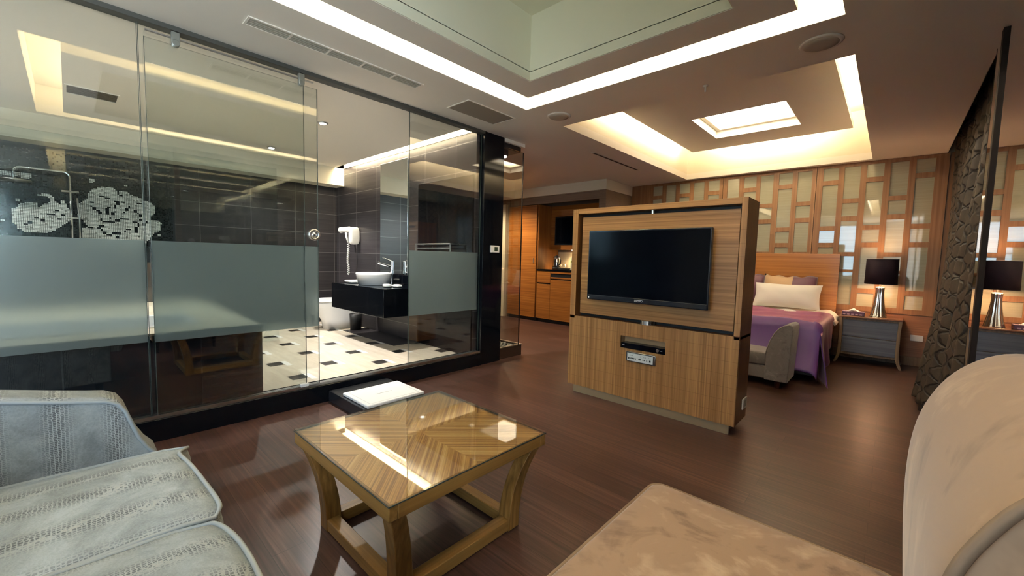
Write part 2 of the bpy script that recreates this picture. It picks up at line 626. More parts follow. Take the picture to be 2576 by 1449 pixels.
def snake(name, bax, period, off, base_a, base_b, dark):
    """Grey-beige snakeskin cloth: cloudy ground with rows of scale pattern repeating along one axis."""
    m, nt, b, o = newmat(name)
    tc = nt.nodes.new('ShaderNodeTexCoord')
    sp = nt.nodes.new('ShaderNodeSeparateXYZ')
    nt.links.new(tc.outputs['Object'], sp.inputs[0])
    t = mth(nt, 'FRACT', mth(nt, 'DIVIDE', mth(nt, 'ADD', sp.outputs[bax], off + 20), period))
    d = mth(nt, 'ABSOLUTE', mth(nt, 'SUBTRACT', t, 0.5))           # 0 in the middle of a scale row
    band = mth(nt, 'SUBTRACT', 1.0, mth(nt, 'MINIMUM', mth(nt, 'MULTIPLY', d, 3.0), 1.0))
    vor = nt.nodes.new('ShaderNodeTexVoronoi')
    vor.feature = 'DISTANCE_TO_EDGE'
    vor.inputs['Scale'].default_value = 1.0
    vor.inputs['Randomness'].default_value = 0.35
    nt.links.new(coords(nt, (125, 125, 190)), vor.inputs['Vector'])
    cellf = mth(nt, 'GREATER_THAN', vor.outputs[0], 0.16)
    sc_ = mth(nt, 'MULTIPLY', cellf, band)
    n = noise(nt, coords(nt), 9.0, 5, 0.65, 0.8)
    fine = noise(nt, coords(nt, (60, 60, 60)), 4.0, 2, 0.6)
    g = ramp(nt, mth(nt, 'ADD', mth(nt, 'MULTIPLY', n, 0.75), mth(nt, 'MULTIPLY', fine, 0.25)), [(0.35, base_b), (0.65, base_a)])
    c = mixc(nt, mth(nt, 'MULTIPLY', sc_, 0.72), g, dark)
    line = mth(nt, 'MULTIPLY', mth(nt, 'LESS_THAN', vor.outputs[0], 0.08), mth(nt, 'MULTIPLY', band, 0.35))
    c = mixc(nt, line, c, (0.62, 0.62, 0.57))
    nt.links.new(c, b.inputs['Base Color'])
    b.inputs['Roughness'].default_value = 0.62
    b.inputs['Specular IOR Level'].default_value = 0.35
    bump(nt, b, mth(nt, 'ADD', mth(nt, 'MULTIPLY', vor.outputs[0], band), mth(nt, 'MULTIPLY', fine, 0.3)), 0.35, 0.004)
    return m


M['snake_seat'] = snake('snakeskin_seat', 0, 0.135, 0.055, hexl('#b3bdc2'), hexl('#868f93'), hexl('#34363a'))
M['snake_arm'] = snake('snakeskin_arm', 1, 0.125, 0.03, hexl('#91979a'), hexl('#6b7072'), hexl('#30302e'))


def suede(name, a, bcol, c2, scale=3.0):
    m, nt, b, o = newmat(name)
    n = noise(nt, coords(nt), scale, 5, 0.55, 2.4)
    n2 = noise(nt, coords(nt, (1, 1, 1), (0, 0, 0), (4, 4, 4)), scale * 3.2, 4, 0.6, 1.0)
    f = mth(nt, 'ADD', mth(nt, 'MULTIPLY', n, 0.7), mth(nt, 'MULTIPLY', n2, 0.3))
    c = ramp(nt, f, [(0.30, a), (0.45, bcol), (0.53, bcol), (0.68, c2)])
    nt.links.new(c, b.inputs['Base Color'])
    b.inputs['Roughness'].default_value = 0.8
    b.inputs['Specular IOR Level'].default_value = 0.2
    b.inputs['Sheen Weight'].default_value = 0.35
    b.inputs['Sheen Roughness'].default_value = 0.4
    bump(nt, b, n2, 0.08, 0.004)
    return m


M['suede'] = suede('beige_suede', hexl('#6a5240'), hexl('#a78a71'), hexl('#cdb296'), 3.0)
M['suede_back'] = suede('beige_suede_back', hexl('#78614e'), hexl('#a98c72'), hexl('#cbae90'), 2.4)
M['piping'] = P('suede_piping', hexl('#85705c'), 0.6, 0.3)
M['greyvelvet'] = suede('grey_velvet', hexl('#5e5857'), hexl('#7b7473'), hexl('#928b89'), 7)

# table top: four veneer quarters whose grain runs to the centre
TCX, TCY = -1.345, 0.94
m, nt, b, o = newmat('table_veneer')
tc = nt.nodes.new('ShaderNodeTexCoord')
sp = nt.nodes.new('ShaderNodeSeparateXYZ')
nt.links.new(tc.outputs['Object'], sp.inputs[0])
q = mth(nt, 'GREATER_THAN', mth(nt, 'MULTIPLY', sp.outputs[0], sp.outputs[1]), 0.0)


def stripes(rz, seed):
    v = coords(nt, (1, 1, 1), (0, 0, rz), (seed, 0, 0))
    mp = nt.nodes.new('ShaderNodeMapping')
    mp.inputs['Scale'].default_value = (0.8, 120, 1)
    nt.links.new(v, mp.inputs[0])
    return noise(nt, mp.outputs[0], 1.0, 3, 0.65)


sA = stripes(math.radians(-45), 0)
sB = stripes(math.radians(45), 5)
mf = nt.nodes.new('ShaderNodeMix')
nt.links.new(q, mf.inputs[0])
nt.links.new(sB, mf.inputs[2])
nt.links.new(sA, mf.inputs[3])
c = ramp(nt, mf.outputs[0], [(0.36, hexl('#99683a')), (0.46, hexl('#c4944f')), (0.54, hexl('#dcae66')), (0.66, hexl('#f2cf8f'))])
nt.links.new(c, b.inputs['Base Color'])
b.inputs['Roughness'].default_value = 0.35
M['veneer'] = m

# lattice panes: pale back-painted glass with faint linen lines
m, nt, b, o = newmat('pale_glass_pane')
n = noise(nt, coords(nt, (2, 2, 90)), 1.0, 2, 0.5)
c = ramp(nt, n, [(0.3, hexl('#a6a38c')), (0.7, hexl('#b0ae98'))])
nt.links.new(c, b.inputs['Base Color'])
b.inputs['Roughness'].default_value = 0.03
b.inputs['Specular IOR Level'].default_value = 0.75
M['pane'] = m

# satin duvet cover with a purple and rose sheen
m, nt, b, o = newmat('purple_satin')
lw = nt.nodes.new('ShaderNodeLayerWeight')
lw.inputs[0].default_value = 0.35
c = mixc(nt, lw.outputs['Facing'], hexl('#5d3a80'), hexl('#98345c'))
nt.links.new(c, b.inputs['Base Color'])
b.inputs['Roughness'].default_value = 0.42
b.inputs['Specular IOR Level'].default_value = 0.5
b.inputs['Sheen Weight'].default_value = 0.15
M['duvet'] = m

# curtain: dark brown-grey jacquard with an interlaced leaf pattern
m, nt, b, o = newmat('curtain_jacquard')
tc = nt.nodes.new('ShaderNodeTexCoord')
sp = nt.nodes.new('ShaderNodeSeparateXYZ')
nt.links.new(tc.outputs['Object'], sp.inputs[0])
wv = mth(nt, 'MULTIPLY', mth(nt, 'SINE', mth(nt, 'MULTIPLY', sp.outputs[2], 24.0)), 0.055)
wob = mth(nt, 'MULTIPLY', mth(nt, 'SUBTRACT', noise(nt, coords(nt), 5.0, 3, 0.6), 0.5), 0.16)
yw = mth(nt, 'ADD', sp.outputs[1], wob)
y1 = mth(nt, 'SINE', mth(nt, 'MULTIPLY', mth(nt, 'ADD', yw, wv), 24.0))
y2 = mth(nt, 'SINE', mth(nt, 'MULTIPLY', mth(nt, 'SUBTRACT', yw, wv), 24.0))
e1 = mth(nt, 'ABSOLUTE', y1)
e2 = mth(nt, 'ABSOLUTE', y2)
ln = mth(nt, 'MINIMUM', e1, e2)
nn = noise(nt, coords(nt), 25, 4, 0.6)
lf = mth(nt, 'MINIMUM', mth(nt, 'MULTIPLY', ln, 2.6), 1.0)
c = ramp(nt, mth(nt, 'MULTIPLY', lf, mth(nt, 'MULTIPLY_ADD', nn, 0.6, 0.55)), [(0.0, hexl('#17120e')), (0.6, hexl('#3a3027')), (1.0, hexl('#4b4034'))])
nt.links.new(c, b.inputs['Base Color'])
b.inputs['Roughness'].default_value = 0.55
bump(nt, b, lf, 0.45, 0.02)
M['curtain'] = m

# ------------------------------------------------------------------ room shell
H = 2.35
# floors
f = MB()
f.box(-3.2, 1.0, -2.4, 6.6, -0.12, 0.0)
f.box(-6.5, -3.2, 3.0, 6.6, -0.12, 0.0)
struct('floor', f, M['floor'])
f = MB()
f.box(-6.4, -3.16, -1.4, 2.9, -0.12, 0.08)
struct('floor.001', f, M['bathfloor'])
f = MB()
f.box(-5.34, -4.07, 2.46, 2.79, 0.078, 0.084)
struct('floor.002', f, M['tile_x'])

# ceiling slab with its openings
holes = [(-2.34, -0.25, -0.16, 2.66), (-2.345, -0.24, 3.19, 6.35), (-5.99, -3.12, 2.66, 2.79)]
xs = sorted({-6.5, 0.37} | {h[0] for h in holes} | {h[1] for h in holes})
ys = sorted({-2.4, 6.6} | {h[2] for h in holes} | {h[3] for h in holes})
f = MB()
for a, b_ in zip(xs[:-1], xs[1:]):
    for c_, d in zip(ys[:-1], ys[1:]):
        mx, my = (a + b_) / 2, (c_ + d) / 2
        if not any(h[0] < mx < h[1] and h[2] < my < h[3] for h in holes):
            f.box(a, b_, c_, d, H, H + 0.08)
struct('ceiling', f, M['ceiling'])


def ring(mb, o, i, z0, z1, m=0):
    mb.box(o[0], i[0], o[2], o[3], z0, z1, m)
    mb.box(i[1], o[1], o[2], o[3], z0, z1, m)
    mb.box(i[0], i[1], o[2], i[2], z0, z1, m)
    mb.box(i[0], i[1], i[3], o[3], z0, z1, m)


# living room cove: lit slot around a dropped ring with a deep sage well in its middle
f = MB()
ring(f, (-2.40, -0.19, -0.22, 2.72), (-2.34, -0.25, -0.16, 2.66), H + 0.08, 2.62)
ring(f, (-2.40, -0.19, -0.22, 2.72), (-2.02, -0.59, 0.14, 2.32), 2.60, 2.66)
struct('ceiling.001', f, M['cream'])
f = MB()
ring(f, (-2.16, -0.42, 0.01, 2.47), (-1.962, -0.648, 0.198, 2.257), H, 2.41)
struct('ceiling.002', f, M['ceiling'])
f = MB()
ring(f, (-2.02, -0.59, 0.14, 2.315), (-1.955, -0.655, 0.205, 2.25), 2.411, 2.83)
ring(f, (-1.961, -0.649, 0.199, 2.256), (-1.955, -0.655, 0.205, 2.25), 2.352, 2.415)
f.box(-2.02, -0.59, 0.14, 2.315, 2.79, 2.85)
struct('ceiling.003', f, M['sage'])
# bedroom tray: tall cream sides and a floating panel with a skylight-like lamp
f = MB()
ring(f, (-2.41, -0.18, 3.12, 6.42), (-2.345, -0.24, 3.19, 6.35), H + 0.08, 2.95)
f.box(-2.41, -0.18, 3.12, 6.42, 2.93, 3.0)
struct('ceiling.004', f, M['cream'])
f = MB()
ring(f, (-2.168, -0.417, 3.36, 6.04), (-1.71, -0.836, 4.68, 5.55), 2.66, 2.72)
ring(f, (-1.85, -0.72, 4.55, 5.68), (-1.71, -0.836, 4.68, 5.55), 2.72, 2.935)
struct('ceiling.005', f, M['ceiling'])
# bathroom light slot and the lowered beam on the far side
f = MB()
f.box(-5.99, -3.12, 2.58, 2.64, H + 0.08, 2.50)
f.box(-5.99, -3.12, 2.50, 2.95, 2.50, 2.56)
f.box(-5.99, -3.12, 2.784, 2.789, 2.352, 2.50)
f.box(-6.3, -5.99, -1.4, 2.79, 2.10, 2.35)
f.box(-6.3, -5.99, 2.60, 2.79, 2.35, 2.56)
struct('ceiling.006', f, M['cream'])
# window recess above the curtain
f = MB()
f.box(0.37, 1.0, -2.4, 6.6, 2.56, 2.62)
f.box(0.365, 0.37, -2.4, 6.6, 2.35, 2.56)
struct('ceiling.007', f, M['blackmatt'])
f = MB()
f.box(-6.6, 1.1, -2.5, 6.7, 3.02, 3.06)
struct('ceiling.008', f, M['blackmatt'])

# walls
f = MB()
f.box(-3.28, 1.0, 6.47, 6.6, 0, 3.0)
struct('wall_back', f, M['wall'])
f = MB()
f.box(-3.2, -1.75, -2.4, -2.25, 0, 2.56)
f.box(-0.75, 1.0, -2.4, -2.25, 0, 2.56)
f.box(-1.75, -0.75, -2.4, -2.25, 0, 0.8)
f.box(-1.75, -0.75, -2.4, -2.25, 2.32, 2.56)
struct('wall_rear', f, M['wall'])
f = MB()
f.box(0.9, 1.0, -0.8, 6.6, 0, 2.62)
f.box(0.9, 1.0, -2.4, -2.2, 0, 2.62)
f.box(0.9, 1.0, -2.2, -0.8, 0, 0.1)  # opening made up, out of view, to let cool daylight in
f.box(0.9, 1.0, -2.2, -0.8, 2.3, 2.62)
f.box(0.38, 0.9, -0.8, -0.74, 0, 2.56)
struct('wall_right', f, M['darkwall'])
f = MB()
f.box(-6.4, -6.25, -1.4, 2.9, 0.08, 2.10)
struct('wall_left', f, M['tile_y'])
f = MB()
f.box(-6.4, -3.16, -1.5, -1.35, 0, 2.36)
f.box(-3.16, -3.02, -2.4, -1.35, 0, 2.36)
struct('wall_front', f, M['tile_x'])
f = MB()
f.box(-6.4, -3.1, 2.79, 3.10, 0, 2.5)
struct('wall_bathroom', f, M['tile_x'])
f = MB()
f.box(-6.5, -6.3, 3.05, 6.6, 0, 2.36)
struct('wall_corridor', f, M['wall'])
f = MB()
f.box(-6.4, -3.4, 6.22, 6.35, 0, 2.36)
f.box(-3.4, -3.28, 5.63, 6.6, 0, 2.36)
f.box(-6.3, -3.4, 5.66, 5.72, 2.07, 2.2)
f.box(-6.3, -5.30, 5.63, 6.3, 0, 2.2)
struct('wall_kitchen', f, M['paper'])
f = MB()
f.box(-6.3, -3.265, 5.6, 6.4, 2.195, 2.349)
f.box(-3.4, -3.265, 6.4, 6.46, 2.195, 2.349)
struct('trim_1', f, M['cream'])
# skirting along the bedroom wall and low wood wainscot
f = MB()
f.box(-3.27, 0.95, 6.448, 6.47, 0.10, 0.575)
struct('trim_2', f, M['panelw'])
f = MB()
f.box(-3.27, 0.95, 6.44, 6.47, 0.0, 0.10)
struct('baseboard_back', f, M['ns_wood'], bevel=0.003)
f = MB()
f.box(-5.42, -5.34, 5.56, 5.63, 0, 2.1)
f.box(-6.28, -6.22, 4.2, 4.28, 0, 2.08)
f.box(-6.28, -6.22, 5.1, 5.18, 0, 2.08)
f.box(-6.28, -6.22, 4.2, 5.18, 2.08, 2.15)
struct('trim_3', f, M['cream'], bevel=0.004)
f = MB()
f.box(-6.29, -6.25, 4.28, 5.10, 0.005, 2.08)
dr = struct('door_1', f, M['kit_z'])
f = MB().cyl((-6.25, 4.36, 1.0), (-6.19, 4.36, 1.0), 0.012)
f.cyl((-6.19, 4.36, 1.0), (-6.19, 4.48, 1.0), 0.010)
f.build('door_handle', M['chrome'], dr)

# kerb under the glass wall
f = MB()
f.box(-3.17, -3.02, -2.2, 2.84, 0, 0.13)
struct('trim_4', f, M['black'], bevel=0.004)
f = MB()
f.box(-3.105, -3.035, -1.35, 2.83, 0.13, 0.142)
f.box(-3.04, -3.034, -1.35, 2.83, 0.142, 0.15)
struct('trim_5', f, M['steel'])
# track over the glass wall
f = MB()
f.box(-3.10, -3.03, -1.35, 2.86, 2.325, 2.35)
struct('trim_6', f, P('track_grey', (0.10, 0.10, 0.09), 0.4, 0.5, 0.5))

# ------------------------------------------------------------------ glass wall
GX = -3.075


def glass_pane(name, label, x, y0, y1, z0, z1, bands, t=0.010, seams=()):
    r = empty(name, (x, (y0 + y1) / 2, z0), label, 'glass panel')
    MB().box(x - t / 2, x + t / 2, y0, y1, z0, z1).build('glass_sheet', M['glass'], r)
    for ye in (y0, y1):
        MB().box(x - t / 2 - 0.0005, x + t / 2 + 0.0005, ye - 0.001, ye + 0.001, z0, z1).build('glass_edge', M['seam'] if seams else M['glass_edge'], r)
    for a, b_, c_, d in bands:
        MB().box(x + t / 2 + 0.0006, x + t / 2 + 0.0014, a, b_, c_, d).build('frosted_band', M['frost'], r)
    return r


glass_pane('glass_partition', 'fixed clear glass panel with frosted band, behind the grey armchair at the far left', GX, -1.345, 0.289, 0.143, 2.325, [(-1.345, 0.288, 0.575, 1.15)])
glass_pane('glass_partition', 'fixed glass panel overlapping the sliding door, left of the open doorway', GX, 0.294, 1.145, 0.143, 2.325, [])
door = glass_pane('sliding_glass_door', 'frameless sliding glass door with round handle hole and frosted band', GX + 0.028, 0.315, 1.225, 0.15, 2.25, [(0.316, 1.224, 0.575, 1.15)])
door['category'] = 'sliding door'
k = MB()
k.tube([(GX + 0.028 + 0.012, 1.195 + 0.032 * math.cos(a * math.pi / 12), 1.235 + 0.032 * math.sin(a * math.pi / 12)) for a in range(24)], 0.009, 10, closed=True)
k.cyl((GX + 0.020, 1.195, 1.235), (GX + 0.040, 1.195, 1.235), 0.024, 24)
k.build('round_handle', M['steel'], door, smooth=True)
for yy in (0.45, 1.12):
    k = MB()
    k.box(GX + 0.018, GX + 0.046, yy - 0.019, yy + 0.019, 2.26, 2.32)
    k.cyl((GX + 0.017, yy, 2.26), (GX + 0.047, yy, 2.26), 0.019, 20)
    k.build('hanging_clamp', P('clamp_grey', (0.30, 0.31, 0.28), 0.35, 0.5, 0.6), door, bevel=0.003)
MB().box(GX + 0.020, GX + 0.036, 0.32, 1.20, 2.285, 2.292).build('hanger_rail', M['steel'], door)
MB().box(GX + 0.020, GX + 0.045, 1.09, 1.145, 0.144, 0.165).build('floor_guide', M['whitepl'], door, bevel=0.002)
glass_pane('glass_partition', 'fixed glass panel with dark frosted band, next to the black column', GX, 2.0, 2.83, 0.143, 2.325, [(2.001, 2.80, 0.575, 1.15)])

# black glossy column and panels at the end of the glass wall
k = MB()
k.box(-3.12, -3.03, 2.835, 3.115, 0, 2.349)
struct('wall_end', k, M['black'], bevel=0.003)
k = MB()
k.box(-4.07, -3.12, 2.770, 2.789, 0.082, 1.93)
tag(k.build('black_wall_panel', M['black'], bevel=0.002), 'glossy black panel on the bathroom wall behind the towel rail', 'wall panel')
# thermostat
r = empty('thermostat', (-3.028, 2.995, 1.155), 'small white wall thermostat with dark screen on the black column', 'thermostat')
MB().box(-3.029, -3.015, 2.936, 3.058, 1.157, 1.230).build('case', M['whitepl'], r, bevel=0.003)
MB().box(-3.0155, -3.0135, 2.985, 3.030, 1.172, 1.216).build('screen', P('thermostat_screen', (0.03, 0.05, 0.03), 0.2, 0.5), r)

# spotlight in the niche above the planter
k = MB()
k.box(-3.42, -3.03, 3.12, 3.44, 2.315, 2.349)
struct('trim_7', k, M['ceiling'])
r = empty('downlight', (-3.14, 3.2, 2.16), 'black spotlight with bright lens above the pebble planter', 'spotlight', None)
MB().box(-3.36, -3.056, 3.12, 3.40, 2.255, 2.314).build('mounting_box', M['blackmatt'], r, bevel=0.003)
MB().lathe([(0.05, 2.19), (0.062, 2.20), (0.062, 2.256)], -3.14, 3.2, 24).build('housing', M['blackmatt'], r, smooth=True)
MB().lathe([(0.010, 2.184), (0.045, 2.186), (0.048, 2.192)], -3.14, 3.2, 24).build('lens', M['spot_glow'], r)
light('niche_spot', 'SPOT', (-3.14, 3.2, 2.17), 40, (1, 0.93, 0.8), 0.03, spot=110)
# glass pane of the planter niche
r = empty('glass_partition', (-3.045, 3.27, 0.12), 'narrow clear glass panel standing on the pebble planter', 'glass panel')
MB().box(-3.05, -3.04, 3.117, 3.43, 0.122, 2.26).build('glass_sheet', M['glass_clear'], r)
MB().box(-3.052, -3.038, 3.428, 3.432, 0.122, 2.26).build('glass_edge', M['mullion'], r)
r = empty('planter_box', (-3.22, 3.28, 0), 'low dark wooden planter box filled with pebbles under the glass', 'planter')
k = MB()
ring(k, (-3.42, -3.06, 3.115, 3.5), (-3.40, -3.08, 3.135, 3.48), 0.0, 0.12)
k.box(-3.40, -3.08, 3.135, 3.48, 0.0, 0.085)
k.build('box', P('planter_wood', (0.035, 0.018, 0.012), 0.25, 0.5), r, bevel=0.003)
k = MB()
ring(k, (-3.425, -3.055, 3.115, 3.505), (-3.40, -3.08, 3.14, 3.48), 0.12, 0.128)
k.build('rim', P('planter_rim', (0.45, 0.33, 0.25), 0.3, 0.5), r)
k = MB()
for i in range(260):
    x, y = random.uniform(-3.375, -3.105), random.uniform(3.16, 3.455)
    s_ = random.uniform(0.010, 0.019)
    z = 0.099 + random.uniform(0, 0.016)
    superbox(k, x - s_, x + s_, y - s_ * 0.8, y + s_ * 0.8, z - s_ * 0.6, z + s_ * 0.6, 2.2, 8, 5, m=i % 3)
tag(k.build('pebbles', [P('pebble_a', (0.25, 0.24, 0.2), 0.5), P('pebble_b', (0.06, 0.06, 0.055), 0.4), P('pebble_c', (0.45, 0.42, 0.36), 0.5)], smooth=True), 'grey and cream pebbles heaped in the planter', 'pebbles', kind='stuff')

# ------------------------------------------------------------------ hidden linear lights


def tubes(name, boxes, mat, label):
    for (x0, x1, y0, y1, z), side in zip(boxes, ('left side', 'far side' if 'bed' not in name else 'right side', 'right side' if 'bed' not in name else 'far side', 'near side')):
        k = MB().box(x0, x1, y0, y1, z, z + 0.02)
        o = tag(k.build('linear_light', mat), label + ', along its ' + side, 'strip light', name)


tubes('living room cove lights', [(-2.155, -2.12, 0.05, 2.43, 2.412), (-2.10, -0.50, 2.43, 2.465, 2.412), (-0.46, -0.425, 0.05, 2.40, 2.412), (-2.10, -0.5, 0.02, 0.05, 2.412)], M['led'], 'hidden warm white linear light in the living room ceiling slot')
tubes('bedroom tray lights', [(-2.16, -2.13, 3.45, 5.95, 2.722), (-0.455, -0.425, 3.45, 5.95, 2.722), (-1.9, -0.7, 6.0, 6.03, 2.722)], M['led_bed'], 'hidden warm white linear light above the floating bedroom ceiling panel')
tubes('bathroom slot lights', [(-5.95, -3.15, 2.69, 2.75, 2.47)], M['led_bath'], 'hidden warm white linear light in the bathroom ceiling slot')
r = empty('ceiling_light', (-1.27, 5.1, 2.72), 'rectangular recessed lamp glowing white in the floating bedroom ceiling panel', 'ceiling light')
MB().box(-1.705, -0.841, 4.685, 5.545, 2.80, 2.81).build('diffuser', M['panel_glow'], r)
k = MB()
ring(k, (-1.709, -0.837, 4.681, 5.549), (-1.66, -0.886, 4.73, 5.50), 2.745, 2.758)
k.build('frame', M['cream'], r)

# bathroom ceiling spots
for i, (x, y) in enumerate([(-5.5, 1.68), (-4.07, 1.69), (-4.2, -0.35), (-5.4, -0.62)]):  # last two spots are added out of view to brighten tub and mural
    r = empty('downlight', (x, y, 2.33), ['bright recessed ceiling spot over the middle of the bathroom', 'bright recessed ceiling spot over the bathroom, by the sliding door edge', 'added unseen ceiling spot that lights the bathtub', 'added unseen ceiling spot that lights the rose mural'][i], 'downlight', 'bathroom ceiling spots')
    MB().lathe([(0.030, 2.338), (0.045, 2.338), (0.047, 2.3495)], x, y, 28).build('trim_ring', M['steel'], r, smooth=True)
    MB().lathe([(0.002, 2.3365), (0.028, 2.3365), (0.028, 2.339)], x, y, 24).build('lens', M['spot_glow'], r)
    light('bath_spot', 'SPOT', (x, y, 2.33), (82, 82, 62, 35)[i], (1, 0.97, 0.92), 0.03, spot=125)

# corridor ceiling spots by the kitchenette
for i, (x, y) in enumerate([(-5.15, 4.75)]):
    r = empty('downlight', (x, y, 2.33), ['small warm recessed ceiling spot in the corridor, hidden behind the black column', 'small warm recessed ceiling spot in front of the kitchenette'][i], 'downlight', None)
    MB().lathe([(0.030, 2.342), (0.045, 2.342), (0.047, 2.3495)], x, y, 28).build('trim_ring', M['ceiling'], r, smooth=True)
    MB().lathe([(0.002, 2.3415), (0.028, 2.3415), (0.028, 2.343)], x, y, 24).build('lens', M['spot_glow'] if i == 0 else M['panel_glow'], r)
    light('corridor_spot', 'SPOT', (x, y, 2.335), 105, (1, 0.80, 0.55), 0.03, spot=140)

# ceiling vents, speakers, sprinkler


def vent(name, label, x0, x1, y0, y1, sections, mats=('grille', 'grille_dark'), slats=4, z=H):
    r = empty(name, ((x0 + x1) / 2, (y0 + y1) / 2, z), label, 'air vent')
    k = MB()
    ring(k, (x0, x1, y0, y1), (x0 + 0.012, x1 - 0.012, y0 + 0.012, y1 - 0.012), z - 0.006, z - 0.0005)
    for i in range(1, sections):
        yy = y0 + (y1 - y0) * i / sections
        k.box(x0 + 0.012, x1 - 0.012, yy - 0.006, yy + 0.006, z - 0.006, z - 0.0005)
    k.build('frame', M['ceiling'], r)
    MB().box(x0 + 0.010, x1 - 0.010, y0 + 0.010, y1 - 0.010, z - 0.0012, z - 0.0004).build('backing', M[mats[1]], r)
    k = MB()
    for i in range(slats):
        xx = x0 + 0.012 + (x1 - x0 - 0.024) * (i + 0.5) / slats
        k.box(xx - 0.006, xx + 0.006, y0 + 0.012, y1 - 0.012, z - 0.005, z - 0.0015)
    k.build('slats', M[mats[0]], r)


vent('ceiling_vent', 'long narrow slatted air vent in the ceiling over the glass wall', -2.695, -2.585, 0.69, 1.80, 5)
vent('ceiling_vent', 'narrow dark slot vent in the ceiling left of the bedroom tray', -2.655, -2.595, 4.16, 5.33, 1, mats=('grille_slot', 'grille_slot'), slats=2)
r = empty('access_panel', (-2.68, 2.46, H), 'flat rectangular brownish panel in the ceiling beyond the long vent', 'ceiling panel')
MB().box(-2.815, -2.55, 2.20, 2.735, H - 0.004, H - 0.0005).build('cover', M['grille_panel'], r)
k = MB()
ring(k, (-2.822, -2.543, 2.193, 2.742), (-2.813, -2.552, 2.202, 2.733), H - 0.006, H - 0.0005)
k.build('frame', M['ceiling'], r)
vent('ceiling_vent', 'square dark extractor grille in the bathroom ceiling behind the glass', -4.98, -4.72, 0.02, 0.33, 1, mats=('grille_slot', 'grille_slot'), slats=6)
for x, y, lab in [(-0.373, 2.908, 'round ceiling speaker above the television cabinet, the larger looking one'), (-2.215, 2.948, 'round ceiling speaker near the corner of the lit slot')]:
    r = empty('ceiling_speaker', (x, y, H), lab, 'speaker', 'round ceiling speakers')
    MB().lathe([(0.088, 2.340), (0.100, 2.342), (0.104, 2.3495)], x, y, 40).build('bezel', M['ceiling'], r, smooth=True)
    MB().lathe([(0.001, 2.336), (0.05, 2.3365), (0.089, 2.3405), (0.089, 2.349)], x, y, 40).build('grille', M['speaker'], r, smooth=True)
r = empty('sprinkler', (-1.044, 3.089, H), 'tiny sprinkler head hanging from the ceiling over the television cabinet', 'sprinkler')
MB().lathe([(0.006, 2.305), (0.006, 2.34), (0.018, 2.343), (0.018, 2.3495)], -1.044, 3.089, 16).build('head', M['whitepl'], r, smooth=True)

# ------------------------------------------------------------------ bathroom
# mosaic mural with two pale roses
# outlines in millimetres along the wall (y, z); bits are (y0, y1, z0, z1)
ROSE_BIG = [(83, 1552), (121, 1584), (149, 1623), (166, 1689), (213, 1730), (259, 1755), (348, 1764), (374, 1731), (388, 1689), (400, 1731), (460, 1736), (487, 1702), (531, 1689), (575, 1668), (592, 1640), (621, 1647), (667, 1622), (689, 1598), (687, 1512), (648, 1478), (646, 1432), (709, 1441), (738, 1408), (733, 1329), (675, 1287), (619, 1206), (570, 1119), (117, 1117), (95, 1216), (98, 1301), (144, 1325), (121, 1373), (78, 1419)]
ROSE_SMALL = [(-358, 1463), (-335, 1472), (-312, 1507), (-267, 1532), (-201, 1536), (-199, 1494), (-174, 1496), (-169, 1517), (-133, 1538), (-107, 1558), (-106, 1585), (-131, 1582), (-130, 1609), (-199, 1606), (-198, 1623), (-107, 1628), (-83, 1601), (-82, 1557), (-61, 1553), (-60, 1529), (-41, 1538), (-40, 1576), (-16, 1575), (-13, 1548), (9, 1550), (9, 1509), (28, 1490), (26, 1379), (-16, 1334), (-64, 1289), (-111, 1262), (-153, 1242), (-289, 1241), (-294, 1260), (-336, 1267), (-337, 1309), (-359, 1327)]
WHITE_BITS = [(168, 216, 1806, 1825), (167, 192, 1782, 1804), (437, 465, 1782, 1805), (-537, -332, 1767, 1807), (-337, -217, 1779, 1810), (-288, -240, 1763, 1773), (-338, -312, 1534, 1558), (707, 734, 1257, 1283), (-540, -380, 1715, 1732), (-429, -401, 1334, 1356)]
DARK_BITS = [(167, 191, 1580, 1596), (166, 189, 1533, 1553), (185, 213, 1511, 1530), (210, 236, 1488, 1508), (232, 258, 1465, 1485), (282, 305, 1466, 1534), (301, 325, 1537, 1554), (351, 397, 1607, 1618), (372, 396, 1581, 1609), (350, 370, 1538, 1577), (415, 440, 1601, 1622), (463, 485, 1554, 1575), (440, 462, 1514, 1554), (417, 439, 1490, 1507), (353, 372, 1491, 1508), (325, 352, 1467, 1487), (303, 327, 1417, 1441), (235, 258, 1397, 1421), (257, 349, 1375, 1394), (350, 395, 1397, 1416), (393, 462, 1421, 1438), (506, 531, 1510, 1531), (528, 553, 1490, 1511), (550, 575, 1465, 1486), (531, 576, 1602, 1620), (486, 531, 1397, 1413), (530, 552, 1353, 1394), (554, 574, 1419, 1441), (141, 189, 1308, 1327), (211, 235, 1308, 1329), (232, 261, 1328, 1348), (236, 259, 1281, 1305), (256, 280, 1260, 1281), (281, 326, 1237, 1257), (327, 394, 1260, 1278), (416, 441, 1281, 1303), (439, 483, 1307, 1327), (509, 530, 1283, 1347), (349, 373, 1214, 1236), (529, 554, 1235, 1257), (599, 622, 1397, 1418), (581, 598, 1372, 1390), (144, 235, 1628, 1639), (235, 279, 1648, 1665), (281, 326, 1628, 1645), (396, 420, 1669, 1689), (-85, -59, 1465, 1484), (-133, -84, 1422, 1439), (-41, -14, 1418, 1441), (-61, -39, 1375, 1395), (-223, -200, 1378, 1397), (-178, -152, 1352, 1374), (-268, -243, 1331, 1350), (-293, -268, 1309, 1328)]


def inside(poly, x, y):
    c = False
    for i in range(len(poly)):
        x1, y1 = poly[i]
        x2, y2 = poly[(i + 1) % len(poly)]
        if (y1 > y) != (y2 > y) and x < (x2 - x1) * (y - y1) / (y2 - y1) + x1:
            c = not c
    return c


